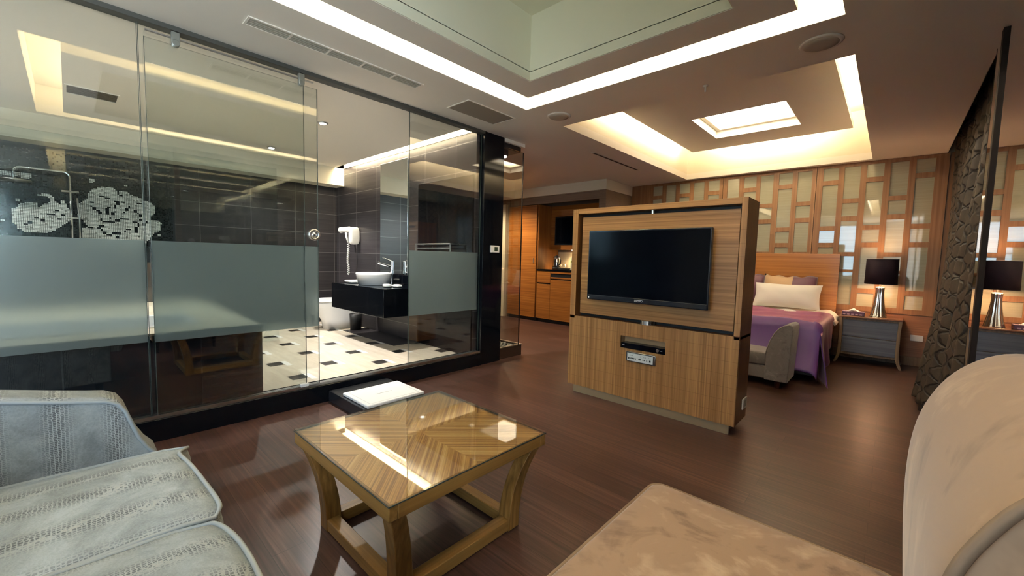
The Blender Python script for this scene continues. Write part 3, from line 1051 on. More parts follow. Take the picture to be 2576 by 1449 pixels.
k = MB()
S_, Y0_, Z0_ = 0.014, -0.53, 1.10
rnd = random.Random(3)
for j in range(-2, 68):
    for i in range(-56, 98):
        ym, zm = 1000 * (Y0_ + (i + 0.5) * S_), 1000 * (Z0_ + (j + 0.5) * S_)
        w = inside(ROSE_BIG, ym, zm) or inside(ROSE_SMALL, ym, zm) or any(q_[0] <= ym <= q_[1] and q_[2] <= zm <= q_[3] for q_ in WHITE_BITS)
        d = w and any(q_[0] <= ym <= q_[1] and q_[2] <= zm <= q_[3] for q_ in DARK_BITS)
        if d:
            mi = 0
        elif w:
            mi = 3 if rnd.random() < 0.95 else 4
        else:
            mi = rnd.choice((0, 0, 1, 1, 1, 2))
        y, z = Y0_ + i * S_, Z0_ + j * S_
        k.add([(-6.236, y + 0.0013, z + 0.0013), (-6.236, y + S_ - 0.0013, z + 0.0013), (-6.236, y + S_ - 0.0013, z + S_ - 0.0013), (-6.236, y + 0.0013, z + S_ - 0.0013)], [(0, 1, 2, 3)], mi)
base = MB().box(-6.249, -6.238, -1.32, 0.86, 0.09, 2.08)
r = empty('mosaic_mural', (-6.245, -0.2, 0.09), 'dark mosaic tile mural with two large pale roses on the bathroom wall', 'mosaic')
base.build('backing', P('mosaic_grout', (0.018, 0.022, 0.026), 0.6, 0.3), r)
k.build('mosaic_tiles', [P('mosaic_black', (0.004, 0.005, 0.006), 0.2), P('mosaic_charcoal', (0.018, 0.020, 0.022), 0.2), P('mosaic_slate', (0.035, 0.038, 0.040), 0.25), P('mosaic_white', (0.85, 0.85, 0.80), 0.3), P('mosaic_grey', (0.40, 0.40, 0.36), 0.3)], r)

# tiled bathtub block right behind the glass
r = empty('bathtub', (-3.6, 0.0, 0.08), 'black tiled bathtub block behind the frosted glass', 'bathtub')
k = MB()
ring(k, (-5.17, -3.20, -1.34, 0.90), (-4.05, -3.42, -1.22, 0.60), 0.082, 0.585)
k.box(-4.05, -3.42, -1.22, 0.60, 0.082, 0.16)
k.build('apron', M['tubtile'], r, bevel=0.004)
k = MB()
ring(k, (-5.17, -3.205, -1.34, 0.895), (-4.05, -3.42, -1.22, 0.60), 0.586, 0.600)
k.build('deck', P('tub_deck_stone', (0.72, 0.64, 0.50), 0.35, 0.4), r, bevel=0.003)
k = MB()
ring(k, (-4.05, -3.42, -1.22, 0.60), (-4.00, -3.47, -1.17, 0.55), 0.17, 0.612)
k.box(-4.0, -3.47, -1.17, 0.55, 0.165, 0.2)
k.build('tub_shell', M['white'], r, bevel=0.006)

# shower screen and overhead shower
r = empty('shower_screen', (-5.2, 0.2, 0.08), 'dark tinted glass shower screen in front of the mosaic wall', 'shower screen')
MB().box(-5.205, -5.195, -1.34, 1.635, 0.085, 2.05).build('glass_sheet', M['glass_dark'], r)
r = empty('overhead_shower', (-6.10, 0.03, 1.1), 'chrome overhead shower on a curved pipe in front of the rose mural', 'shower')
pts = [(-6.10, 0.03, 1.12), (-6.10, 0.03, 1.80)]
for a in range(7):
    t = a / 6 * math.pi / 2
    pts.append((-6.10, 0.03 - 0.05 * (1 - math.cos(t)), 1.80 + 0.05 * math.sin(t)))
for a in range(7):
    t = a / 6 * math.pi / 2
    pts.append((-6.10, -0.28 - 0.05 * math.sin(t), 1.85 - 0.05 * (1 - math.cos(t))))
pts.append((-6.10, -0.33, 1.745))
MB().tube(pts, 0.009, 10).build('riser_pipe', M['chrome'], r, smooth=True)
MB().lathe([(0.11, 1.715), (0.115, 1.72), (0.11, 1.73), (0.02, 1.742), (0.015, 1.75)], -6.10, -0.33, 36).build('shower_head', M['steel'], r, smooth=True)
k = MB()
k.cyl((-6.10, -0.03, 1.66), (-6.10, 0.09, 1.66), 0.012)
k.cyl((-6.233, 0.03, 1.66), (-6.10, 0.03, 1.66), 0.012)
k.build('bracket', M['chrome'], r)
MB().tube([(-6.08, 0.075, 1.60), (-6.07, 0.085, 1.40), (-6.07, 0.08, 1.12)], 0.007, 8).build('hose', M['steel'], r, smooth=True)
MB().cyl((-6.10, 0.00, 1.40), (-6.10, 0.10, 1.40), 0.009).build('mixer_bar', M['chrome'], r)

# vanity slab
r = empty('vanity_counter', (-4.45, 2.5, 0.45), 'thick black floating vanity counter under the mirror', 'vanity')
MB().box(-5.08, -3.84, 2.20, 2.77, 0.445, 0.75).build('slab', M['black'], r, bevel=0.004)
MB().box(-5.08, -4.085, 2.755, 2.785, 0.751, 0.86).build('backsplash', M['black'], r, bevel=0.002)
# mirror
r = empty('wall_mirror', (-4.66, 2.785, 0.87), 'tall frameless mirror above the black vanity', 'mirror')
MB().box(-4.935, -4.30, 2.776, 2.788, 0.87, 2.27).build('mirror_glass', P('mirror', (0.75, 0.78, 0.76), 0.0, 0.5, 1.0), r, bevel=0.002)
# basin
r = empty('wash_basin', (-4.50, 2.45, 0.75), 'round white vessel basin on the black vanity', 'basin')
MB().lathe([(0.165, 0.751), (0.175, 0.755), (0.20, 0.87), (0.205, 0.888), (0.198, 0.893), (0.188, 0.888), (0.175, 0.83), (0.12, 0.775), (0.02, 0.77)], -4.50, 2.45, 56).build('bowl', M['white'], r, smooth=True)
MB().lathe([(0.02, 0.7705), (0.022, 0.776), (0.002, 0.778)], -4.50, 2.45, 20).build('drain', M['chrome'], r, smooth=True)
# tap
r = empty('basin_tap', (-4.50, 2.69, 0.75), 'chrome single lever tap behind the white basin', 'tap')
MB().cyl((-4.50, 2.69, 0.751), (-4.50, 2.69, 1.03), 0.022, 24).build('body', M['chrome'], r, smooth=False, bevel=0.003)
MB().cyl((-4.50, 2.68, 0.965), (-4.50, 2.50, 1.012), 0.015, 18).build('spout', M['chrome'], r)
MB().cyl((-4.50, 2.69, 1.032), (-4.50, 2.56, 1.075), 0.006, 12).build('lever', M['chrome'], r)
# towels and dish on the vanity
r = MB()
superbox(r, -5.02, -4.80, 2.32, 2.52, 0.752, 0.785, 6, 28, 8)
tag(r.build('folded_towel', M['cloth_white'], smooth=True), 'flat folded white towel on the left end of the vanity', 'towel')
for i, (x, y, w) in enumerate([(-4.12, 2.42, 0.07), (-4.00, 2.46, 0.06), (-4.05, 2.36, 0.05)]):
    k = MB()
    superbox(k, x - w, x + w, y - 0.035, y + 0.035, 0.752, 0.776 + 0.006 * i, 3.5, 20, 8)
    tag(k.build('rolled_face_cloth', M['cloth_white'], smooth=True), ['small white rolled cloth on the vanity nearest the basin', 'small white rolled cloth nearest the right end of the vanity', 'small white rolled cloth at the front edge of the vanity'][i], 'cloth', 'small white cloths beside the basin')

# hair dryer on the wall
dx, dy, dz = -5.61, 2.68, 1.43
r = empty('hair_dryer', (dx, 2.785, 1.3), 'white wall mounted hair dryer with a coiled cord', 'hair dryer')
k = MB()
k.cyl((dx - 0.14, dy - 0.04, dz + 0.015), (dx + 0.02, dy, dz + 0.02), 0.036, 20, r2=0.042)
k.build('barrel', M['whitepl'], r, bevel=0.004)
MB().cyl((dx - 0.165, dy - 0.045, dz + 0.013), (dx - 0.138, dy - 0.04, dz + 0.015), 0.042, 20).build('nozzle', M['whitepl'], r, bevel=0.003)
k = MB()
k.tube([(dx - 0.05, dy - 0.02, dz), (dx - 0.035, dy - 0.02, dz - 0.08), (dx + 0.0, dy - 0.01, dz - 0.16)], 0.019, 12, r2=0.015)
k.build('handle', M['whitepl'], r, smooth=True)
k = MB()
superbox(k, dx + 0.02, dx + 0.12, dy - 0.03, 2.787, dz - 0.19, dz + 0.055, 4, 24, 12)
k.build('wall_holder', M['whitepl'], r, smooth=True)
pts = []
for i in range(150):
    t = i / 149
    a = t * 2 * math.pi * 16
    rr = 0.013
    pts.append((dx + 0.01 + 0.01 * math.sin(t * 9) + rr * math.cos(a), dy - 0.02 + rr * math.sin(a), dz - 0.17 - 0.44 * t))
MB().tube(pts, 0.0055, 6).build('coiled_cord', M['whitepl'], r, smooth=True)

# towel rail
r = empty('towel_rail', (-3.64, 2.768, 1.16), 'silver towel rail on the black bathroom panel', 'towel rail')
k = MB()
for z in (1.235, 1.19):
    k.box(-3.95, -3.325, 2.655, 2.668, z - 0.007, z + 0.007)
k.build('bars', M['steel'], r, bevel=0.002)
for x in (-3.95, -3.337):
    k = MB()
    k.box(x, x + 0.012, 2.655, 2.769, 1.228, 1.242)
    k.box(x, x + 0.012, 2.655, 2.668, 1.05, 1.242)
    k.build('bracket', M['steel'], r, bevel=0.002)

# toilet
r = empty('toilet', (-5.62, 2.5, 0.08), 'white toilet beside the vanity, half hidden by the glass door', 'toilet')


def tsec(z, sx, sy0, sy1):
    return [(-5.62 + sx * math.cos(a), (sy0 + sy1) / 2 + (sy1 - sy0) / 2 * math.copysign(abs(math.sin(a)) ** 0.8, math.sin(a)), z) for a in [2 * math.pi * i / 28 for i in range(28)]]


vs, fs = [], []
secs = [(0.081, 0.15, 2.32, 2.775), (0.2, 0.15, 2.30, 2.775), (0.36, 0.18, 2.20, 2.775), (0.44, 0.19, 2.13, 2.775), (0.46, 0.19, 2.13, 2.775)]
for s_ in secs:
    vs += tsec(*s_)
for i in range(len(secs) - 1):
    for q_ in range(28):
        fs.append((i * 28 + q_, i * 28 + (q_ + 1) % 28, (i + 1) * 28 + (q_ + 1) % 28, (i + 1) * 28 + q_))
fs.append(tuple(range(27, -1, -1)))
fs.append(tuple(4 * 28 + q_ for q_ in range(28)))
MB().add(vs, fs).build('bowl', M['white'], r, smooth=True)
vs = tsec(0.462, 0.195, 2.12, 2.62) + tsec(0.49, 0.19, 2.125, 2.62)
fs = [(q_, (q_ + 1) % 28, 28 + (q_ + 1) % 28, 28 + q_) for q_ in range(28)] + [tuple(range(27, -1, -1)), tuple(28 + q_ for q_ in range(28))]
MB().add(vs, fs).build('lid', M['white'], r, bevel=0.006)
k = MB()
superbox(k, -5.82, -5.42, 2.63, 2.785, 0.461, 0.62, 8, 28, 10)
k.build('cistern', M['white'], r, smooth=True)
# bin and brush: small black bin beside the toilet
r = empty('waste_bin', (-5.30, 2.62, 0.085), 'small dark bin on the bathroom floor under the vanity', 'bin')
MB().lathe([(0.07, 0.086), (0.08, 0.30), (0.075, 0.30), (0.066, 0.095)], -5.30, 2.62, 28).build('bin_body', M['blackmatt'], r, smooth=True)

# ------------------------------------------------------------------ step and bath mat
r = tag(MB().box(-3.018, -2.48, 1.28, 1.76, 0.001, 0.085).build('step', P('step_stone', (0.018, 0.019, 0.022), 0.25, 0.5), bevel=0.004), 'low black stone step in front of the sliding glass door', 'step')
r = empty('bath_mat', (-2.65, 1.52, 0.086), 'thick folded white bath mat lying on the black step', 'bath mat')
k = MB()
k.box(-2.83, -2.465, 1.30, 1.745, 0.086, 0.1078)
k.build('mat', M['cloth_white'], r, bevel=0.006)
k = MB()
for i in range(11):
    y = 1.455 + i * 0.012
    hh = 0.010 if i in (0, 4) else 0.006
    k.box(-2.64 - hh, -2.64, y, y + 0.003, 0.108, 0.1086)
    k.box(-2.642, -2.639, y, y + 0.008, 0.108, 0.1086)
k.build('embroidered_lettering', M['gray_txt'], r)
k = MB()
ring(k, (-2.80, -2.49, 1.33, 1.715), (-2.797, -2.493, 1.333, 1.712), 0.1076, 0.1086)
k.build('stitched_border', P('stitch', (0.70, 0.71, 0.70), 0.9, 0.1), r)

# ------------------------------------------------------------------ television cabinet
TX0, TX1, TY0, TY1 = -1.955, -0.668, 2.845, 3.125
r = empty('tv_cabinet', ((TX0 + TX1) / 2, (TY0 + TY1) / 2, 0), 'freestanding zebra-grained wooden television cabinet dividing the room', 'cabinet')
TVC = r
k = MB()
k.box(TX0, -1.905, TY0, TY1, 0.62, 1.515)
k.build('upright', M['zeb_y'], r, bevel=0.002)
MB().box(-0.703, TX1, TY0, TY1, 0.62, 1.515).build('upright', M['zeb_y'], r, bevel=0.002)
k = MB()
k.box(-1.905, -0.703, TY0, TY1, 1.475, 1.515)
k.build('top_rail', M['zeb_x'], r, bevel=0.002)
k = MB()
k.box(TX0, -1.905, TY0 - 0.0005, TY0 + 0.0005, 0.645, 1.515)
k.build('frame_face', M['zeb_z'], r)
MB().box(-0.703, TX1 - 0.001, TY0 - 0.0005, TY0 + 0.0005, 0.645, 1.515).build('frame_face', M['zeb_z'], r)
# lower body with the player slot
k = MB()
sx0, sx1, sz0, sz1 = -1.483, -1.134, 0.443, 0.536
k.box(TX0, sx0, TY0, TY0 + 0.02, 0.06, 0.64)
k.box(sx1, TX1 - 0.001, TY0, TY0 + 0.02, 0.06, 0.64)
k.box(sx0, sx1, TY0, TY0 + 0.02, 0.06, sz0)
k.box(sx0, sx1, TY0, TY0 + 0.02, sz1, 0.64)
k.build('front_panel', M['zeb_z'], r)
k = MB()
k.box(TX0 + 0.001, TX0 + 0.02, TY0 + 0.02, TY1, 0.06, 0.64)
k.box(TX1 - 0.02, TX1, TY0 + 0.02, TY1, 0.06, 0.64)
k.box(TX0 + 0.02, TX1 - 0.02, TY1 - 0.02, TY1, 0.06, 0.64)
k.box(TX0 + 0.02, TX1 - 0.02, TY0 + 0.02, TY1 - 0.02, 0.61, 0.64)
k.box(TX0 + 0.02, TX1 - 0.02, TY0 + 0.02, TY1 - 0.02, 0.06, 0.08)
k.build('carcass', M['zeb_y'], r)
k = MB()
k.box(sx0 - 0.02, sx1 + 0.02, TY0 + 0.02, TY0 + 0.25, sz0 - 0.015, sz0)
k.box(sx0 - 0.02, sx1 + 0.02, TY0 + 0.075, TY0 + 0.09, sz0, sz1)
k.box(sx0 - 0.02, sx1 + 0.02, TY0 + 0.02, TY0 + 0.25, sz1, sz1 + 0.015)
k.box(sx0 - 0.02, sx0, TY0 + 0.02, TY0 + 0.22, sz0, sz1)
k.box(sx1, sx1 + 0.02, TY0 + 0.02, TY0 + 0.22, sz0, sz1)
k.build('player_shelf', P('shelf_brown', hexl('#b8966f'), 0.5, 0.3), r)
k = MB()
k.box(-1.90, -0.70, TY0 + 0.006, TY0 + 0.024, 0.0, 0.06)
k.build('toe_kick', P('toe_kick_wood', hexl('#8f8067'), 0.4, 0.4), r, bevel=0.001)
k = MB()
k.box(-1.88, -0.72, TY0 + 0.03, TY1 - 0.03, 0.0, 0.06)
k.build('plinth', M['blackmatt'], r)
# rotating television board
k = MB()
k.box(-1.872, -0.712, 2.865, 2.895, 0.668, 1.448)
k.build('swivel_board', M['zeb_x'], r, bevel=0.0015)
k = MB()
k.box(-1.905, -0.703, 2.93, 2.95, 0.64, 1.475)
k.build('opening_shade_sheet', M['blackmatt'], r)  # shade of the through opening, put in as a black sheet
k = MB()
k.cyl((-1.29, 2.88, 0.640), (-1.29, 2.88, 0.668), 0.05, 24)
k.build('pivot', M['steel'], r)
MB().cyl((-1.29, 2.88, 1.448), (-1.29, 2.88, 1.475), 0.012, 24).build('pivot', M['steel'], r)
r2 = MB().box(-1.33, -1.25, 2.846, 2.858, 0.641, 0.652).build('pivot_light_strip', M['steel'], r, bevel=0.002)
# media connection plate
pl_ = MB().box(-1.425, -1.195, TY0 - 0.016, TY0 - 0.0005, 0.352, 0.428).build('connection_plate', P('chrome_plate', (0.35, 0.35, 0.34), 0.2, 0.5, 1.0), r, bevel=0.004)
MB().box(-1.412, -1.213, TY0 - 0.0185, TY0 - 0.0165, 0.360, 0.418).build('label_face', P('plate_white', (0.75, 0.80, 0.80), 0.35, 0.4), pl_)
k = MB()
for x, w, h in [(-1.404, 0.010, 0.014), (-1.385, 0.007, 0.010), (-1.373, 0.007, 0.010), (-1.361, 0.007, 0.010), (-1.349, 0.007, 0.010), (-1.322, 0.020, 0.009), (-1.293, 0.004, 0.005), (-1.282, 0.010, 0.006), (-1.262, 0.008, 0.006), (-1.240, 0.012, 0.014)]:
    k.box(x, x + w, TY0 - 0.0192, TY0 - 0.0186, 0.380 - h / 2, 0.380 + h / 2)
k.build('sockets', M['dark_txt'], pl_)
k = MB()
for x in (-1.385, -1.372, -1.320, -1.310, -1.283, -1.272, -1.245, -1.236):
    k.box(x, x + 0.006, TY0 - 0.0190, TY0 - 0.0186, 0.399, 0.402)
    k.box(x, x + 0.003, TY0 - 0.0190, TY0 - 0.0186, 0.402, 0.406)
    if x in (-1.372, -1.310, -1.272, -1.236):
        k.build('printed_lettering', M['gray_txt'], pl_)
        k = MB()
# socket on the right side
so = MB().box(TX1 + 0.0005, TX1 + 0.010, 3.000, 3.100, 0.135, 0.205)
so = so.build('side_socket', M['whitepl'], r, bevel=0.002)
k = MB()
k.box(TX1 + 0.010, TX1 + 0.0112, 3.03, 3.07, 0.15, 0.19)
k.build('socket_face', P('socket_grey', (0.4, 0.4, 0.38), 0.4), so)
# disc player in the slot
r = empty('disc_player', (-1.31, 2.93, sz0), 'slim black disc player in the cabinet slot', 'disc player')
MB().box(-1.478, -1.138, TY0 + 0.004, TY0 + 0.073, sz0 + 0.001, sz0 + 0.042).build('case', M['tv_black'], r, bevel=0.002)
MB().cyl((-1.190, TY0 + 0.004, sz0 + 0.022), (-1.190, TY0 - 0.004, sz0 + 0.022), 0.011, 20).build('knob', M['chrome'], r, bevel=0.001)
k = MB()
for i in range(4):
    k.box(-1.468 + i * 0.005, -1.465 + i * 0.005, TY0 + 0.0030, TY0 + 0.0038, sz0 + 0.020, sz0 + 0.026)
k.build('lettering', M['silver'], r)
k = MB()
for i in range(3):
    k.box(-1.170 + i * 0.005, -1.167 + i * 0.005, TY0 + 0.0030, TY0 + 0.0038, sz0 + 0.020, sz0 + 0.023)
k.build('lettering', M['silver'], r)

# television
r = empty('television', (-1.305, 2.80, 0.795), 'flat black television on the swivelling board of the cabinet', 'television')
MB().box(-1.762, -0.850, 2.790, 2.825, 0.795, 1.332).build('casing', M['tv_bezel'], r, bevel=0.004)
MB().box(-1.752, -0.860, 2.7885, 2.7905, 0.835, 1.322).build('screen', M['tv_black'], r)
k = MB().box(-1.755, -0.857, 2.785, 2.791, 0.800, 0.832)
k.build('lower_bezel', M['tv_bezel'], r, bevel=0.002)
MB().box(-1.45, -1.10, 2.825, 2.863, 0.93, 1.25).build('wall_mount', M['blackmatt'], r)
fc = bpy.data.curves.new('logo_text', 'FONT')
fc.body = 'SAMPO'
fc.size = 0.020
fc.extrude = 0.0004
fc.align_x = 'CENTER'
fo = bpy.data.objects.new('brand_lettering_tmp', fc)
COL.objects.link(fo)
bpy.context.view_layer.update()
me = bpy.data.meshes.new_from_object(fo.evaluated_get(bpy.context.evaluated_depsgraph_get()))
bpy.data.objects.remove(fo)
me.materials.clear()
me.materials.append(M['silver'])
lo = bpy.data.objects.new('lettering', me)
COL.objects.link(lo)
lo.parent = r
lo.location = (-1.325 + 1.305, 2.7845 - 2.80, 0.809 - 0.795)
lo.rotation_euler = (math.radians(90), 0, 0)
MB().cyl((-1.742, 2.7855, 0.812), (-1.742, 2.7835, 0.812), 0.006, 12).build('indicator', P('standby_white', (0.8, 0.8, 0.8), 0.3), r)

# ------------------------------------------------------------------ coffee table
r = empty('coffee_table', (TCX, TCY, 0), 'square wooden coffee table with radiating veneer top under glass', 'coffee table')
HT, HF, ZT = 0.355, 0.285, 0.40
tp = MB().box(TCX - HT + 0.012, TCX + HT - 0.012, TCY - HT + 0.012, TCY + HT - 0.012, ZT - 0.022, ZT - 0.0085)
tp.build('veneer_top', M['veneer'], r)
for nm, mat, bx_ in [('apron_rail', 'oak_x', (TCX - HT, TCX + HT, TCY - HT, TCY - HT + 0.03)), ('apron_rail', 'oak_x', (TCX - HT, TCX + HT, TCY + HT - 0.03, TCY + HT)), ('apron_rail', 'oak_y', (TCX - HT, TCX - HT + 0.03, TCY - HT + 0.03, TCY + HT - 0.03)), ('apron_rail', 'oak_y', (TCX + HT - 0.03, TCX + HT, TCY - HT + 0.03, TCY + HT - 0.03))]:
    MB().box(bx_[0], bx_[1], bx_[2], bx_[3], ZT - 0.056, ZT - 0.0095).build(nm, M[mat], r, bevel=0.003)
MB().box(TCX - HT - 0.002, TCX + HT + 0.002, TCY - HT - 0.002, TCY + HT + 0.002, ZT - 0.005, ZT + 0.001).build('glass_top', M['glass_top'], r, bevel=0.001)
k = MB()
ring(k, (TCX - HT - 0.0025, TCX + HT + 0.0025, TCY - HT - 0.0025, TCY + HT + 0.0025), (TCX - HT + 0.001, TCX + HT - 0.001, TCY - HT + 0.001, TCY + HT - 0.001), ZT - 0.0085, ZT - 0.0055)
k.build('glass_edge', M['glass_edge'], r)
for sx in (-1, 1):
    for sy in (-1, 1):
        n = 14
        vs, fs = [], []
        for i in range(n + 1):
            t = i / n
            z = (ZT - 0.03) * t
            off = HF + (HT - HF) * (t ** 2.4)
            w = 0.062 - 0.010 * t
            x1, y1 = TCX + sx * off, TCY + sy * off
            x0, y0 = x1 - sx * w, y1 - sy * w
            vs += [(x0, y0, z), (x1, y0, z), (x1, y1, z), (x0, y1, z)]
        for i in range(n):
            for q_ in range(4):
                fs.append((i * 4 + q_, i * 4 + (q_ + 1) % 4, (i + 1) * 4 + (q_ + 1) % 4, (i + 1) * 4 + q_))
        fs += [(3, 2, 1, 0), (n * 4, n * 4 + 1, n * 4 + 2, n * 4 + 3)]
        MB().add(vs, fs).build('leg', M['oak'], r, bevel=0.003)
for a in ((TCX - HF + 0.05, TCX + HF - 0.05, TCY - HF + 0.002, TCY - HF + 0.050, 'oak_x'), (TCX - HF + 0.05, TCX + HF - 0.05, TCY + HF - 0.050, TCY + HF - 0.002, 'oak_x'), (TCX - HF + 0.002, TCX - HF + 0.050, TCY - HF + 0.05, TCY + HF - 0.05, 'oak_y'), (TCX + HF - 0.050, TCX + HF - 0.002, TCY - HF + 0.05, TCY + HF - 0.05, 'oak_y')):
    MB().box(a[0], a[1], a[2], a[3], 0.004, 0.050).build('base_rail', M[a[4]], r, bevel=0.003)

# ------------------------------------------------------------------ snakeskin sofa at the left
r = empty('sofa', (-1.2, -0.2, 0), 'pale grey snakeskin-patterned sofa with a wavy cushion front', 'sofa')
SEATZ = 0.45


def front_edge(x):
    """y of the cushion front along x: each cushion bows forward in the middle."""
    x0, x1 = (-1.735, -1.215) if x < -1.212 else (-1.209, -0.69)
    t = min(max((x - x0) / (x1 - x0), 0), 1)
    return 0.222 + 0.018 * math.sin(math.pi * t) ** 0.8 - 0.02 * (1 if x > -1.212 else 0) * t


def cushion(x0, x1, tip):
    """Seat cushion with crowned top; tip: extra forward point at its left end."""
    nu, nv = 28, 22
    pts = {}

    def fr(t):
        y = 0.205 + 0.035 * math.sin(math.pi * min(max(t * 1.05, 0), 1)) ** 0.6
        if tip:
            y = 0.214 + 0.038 * math.exp(-((t) / 0.10) ** 2) + 0.028 * math.sin(math.pi / 2 * min(1, max(0, (t - 0.15) / 0.7)))
            y -= 0.018 * max(0, (t - 0.93) / 0.07) ** 2
        return y

    def top(t, s):
        yb = -0.46
        y = yb + (fr(t) - yb) * s
        x = x0 + (x1 - x0) * t
        e = max(0, (abs(t - 0.5) * 2) ** 8)
        z = SEATZ - 0.016 * e - 0.012 * max(0, s - 0.9) / 0.1 + 0.012 * math.sin(math.pi * t) * math.sin(math.pi * min(1, s))
        z += 0.0035 * math.sin(t * 9 + s * 5)
        return (x, y, z)
    mb = MB()
    mb.grid(top, nu, nv)

    def side(t, s):
        p = top(t, 1.0)
        bulge = 0.012 * math.sin(math.pi * s)
        return (p[0], p[1] + bulge, p[2] - (p[2] - 0.30) * s)
    mb.grid(lambda t, s: side(t, s), nu, 6)
    mb.grid(lambda t, s: (x0 + (0.0 if t < 0 else 0), top(0, t)[1], top(0, t)[2] - (top(0, t)[2] - 0.30) * s), nv, 3)
    mb.grid(lambda t, s: (x1, top(1, t)[1], top(1, t)[2] - (top(1, t)[2] - 0.30) * s), nv, 3)
    mb.grid(lambda t, s: (x0 + (x1 - x0) * t, -0.46 + (fr(t) + 0.46) * s, 0.30), nu, 2)
    c = mb.build('seat_cushion', M['snake_seat'], r, smooth=True, weld=True)
    pipe = [top(i / 40, 1.0) for i in range(41)]
    pipe = [(p[0], p[1] + 0.003, p[2] + 0.002) for p in pipe]
    left = [(x0, top(0, s / 12)[1], top(0, s / 12)[2] + 0.001) for s in range(0, 12)]
    right = [(x1, top(1, s / 12)[1], top(1, s / 12)[2] + 0.001) for s in range(11, -1, -1)]
    MB().tube(left + pipe + right, 0.0055, 8).build('piping', P('sofa_piping', hexl('#a4aaaa'), 0.55, 0.3), c, smooth=True)


cushion(-1.742, -1.214, True)
cushion(-1.208, -0.68, False)
# base
MB().box(-1.84, -0.58, -0.62, 0.165, 0.09, 0.298).build('base', M['snake_arm'], r, bevel=0.02, seg=3)
# left arm: inner face at x=-1.75, scooped front
prof = [(-0.62, 0.80), (-0.45, 0.77), (-0.30, 0.725), (-0.15, 0.688), (-0.05, 0.664), (0.02, 0.648), (0.06, 0.640), (0.088, 0.625), (0.104, 0.597), (0.118, 0.55), (0.132, 0.505), (0.152, 0.465), (0.175, 0.435), (0.185, 0.40), (0.185, 0.09)]
poly = prof + [(-0.62, 0.09)]


def arm(xin, xout):
    mb = MB().prism(poly, 'x', xin, xout)
    a = mb.build('arm', M['snake_arm'], r, bevel=0.012, seg=3)
    MB().tube([(xin + (0.002 if xin > xout else -0.002), y, z - 0.012) for y, z in prof[:-1]], 0.0055, 8).build('piping', P('arm_piping', hexl('#8d959a'), 0.5, 0.3), a, smooth=True)


arm(-1.752, -1.865)
arm(-0.672, -0.56)
k = MB()
superbox(k, -1.75, -0.67, -0.66, -0.44, 0.30, 0.82, 7, 40, 16)
k.build('backrest', M['snake_arm'], r, smooth=True)
for x in (-1.80, -0.62):
    for y in (-0.57, 0.12):
        MB().cyl((x, y, 0.0), (x, y, 0.092), 0.018, 12, r2=0.026).build('leg', M['blackmatt'], r)

# ------------------------------------------------------------------ beige suede chair at the right
r = empty('lounge_chair', (-0.1, 0.9, 0), 'beige suede lounge chair with rolled back, close to the camera', 'chair')
ZC = 0.45
k = MB()
cx0, cx1, cy0, cy1 = -0.475, 0.06, 0.55, 1.165


def rrect(x0, x1, y0, y1, rad, n=8):
    out = []
    for (cx, cy, a0) in ((x1 - rad, y1 - rad, 0), (x0 + rad, y1 - rad, 90), (x0 + rad, y0 + rad, 180), (x1 - rad, y0 + rad, 270)):
        for i in range(n + 1):
            a = math.radians(a0 + 90 * i / n)
            out.append((cx + rad * math.cos(a), cy + rad * math.sin(a)))
    return out


rr_ = rrect(cx0, cx1, cy0, cy1, 0.035)
nR = len(rr_)
mxc, myc = (cx0 + cx1) / 2, (cy0 + cy1) / 2
vs, fs = [], []
levels = [(1.0, 0.31), (1.0, 0.435), (0.992, 0.447), (0.96, 0.452), (0.85, 0.458), (0.6, 0.464), (0.3, 0.467)]
for s_, z in levels:
    for x, y in rr_:
        vs.append((mxc + (x - mxc) * s_, myc + (y - myc) * s_, z))
for i in range(len(levels) - 1):
    for q_ in range(nR):
        fs.append((i * nR + q_, i * nR + (q_ + 1) % nR, (i + 1) * nR + (q_ + 1) % nR, (i + 1) * nR + q_))
fs.append(tuple((len(levels) - 1) * nR + q_ for q_ in range(nR)))
fs.append(tuple(range(nR - 1, -1, -1)))
sc_ = MB().add(vs, fs).build('seat', M['suede'], r, smooth=True)
MB().tube([(mxc + (x - mxc) * 1.004, myc + (y - myc) * 1.004, 0.443) for x, y in rr_], 0.0055, 8, closed=True).build('piping', M['piping'], sc_, smooth=True)
MB().box(cx0 + 0.015, cx1 + 0.1, cy0 + 0.01, cy1 - 0.015, 0.12, 0.309).build('seat_base', M['suede'], r, bevel=0.02, seg=3)
# rolled back: section in the x-z plane, swept along y with swollen shoulders
sil = [(0.075, 0.10), (0.066, 0.30), (0.060, 0.464), (0.050, 0.588), (0.046, 0.714), (0.054, 0.808), (0.078, 0.875), (0.106, 0.920), (0.149, 0.955), (0.195, 0.962), (0.245, 0.945), (0.285, 0.90), (0.305, 0.83), (0.31, 0.70), (0.30, 0.45), (0.28, 0.10)]
nS = len(sil)
cxb, czb = 0.19, 0.62
ys_ = [0.575, 0.58, 0.60, 0.64, 0.72, 0.85, 1.0, 1.09, 1.135, 1.15, 1.158, 1.16]
sc2 = [0.93, 0.955, 0.97, 0.985, 0.99, 0.995, 1.0, 1.0, 0.995, 0.97, 0.92, 0.86]
vs, fs = [], []
for y, s_ in zip(ys_, sc2):
    for x, z in sil:
        zz = czb + (z - czb) * s_ if z > 0.3 else z
        vs.append((cxb + (x - cxb) * s_, y, zz))
for i in range(len(ys_) - 1):
    for q_ in range(nS):
        fs.append((i * nS + q_, i * nS + (q_ + 1) % nS, (i + 1) * nS + (q_ + 1) % nS, (i + 1) * nS + q_))
fs.append(tuple(range(nS - 1, -1, -1)))
fs.append(tuple((len(ys_) - 1) * nS + q_ for q_ in range(nS)))
bk = MB().add(vs, fs).build('rolled_back', M['suede_back'], r, sub=2, smooth=True)
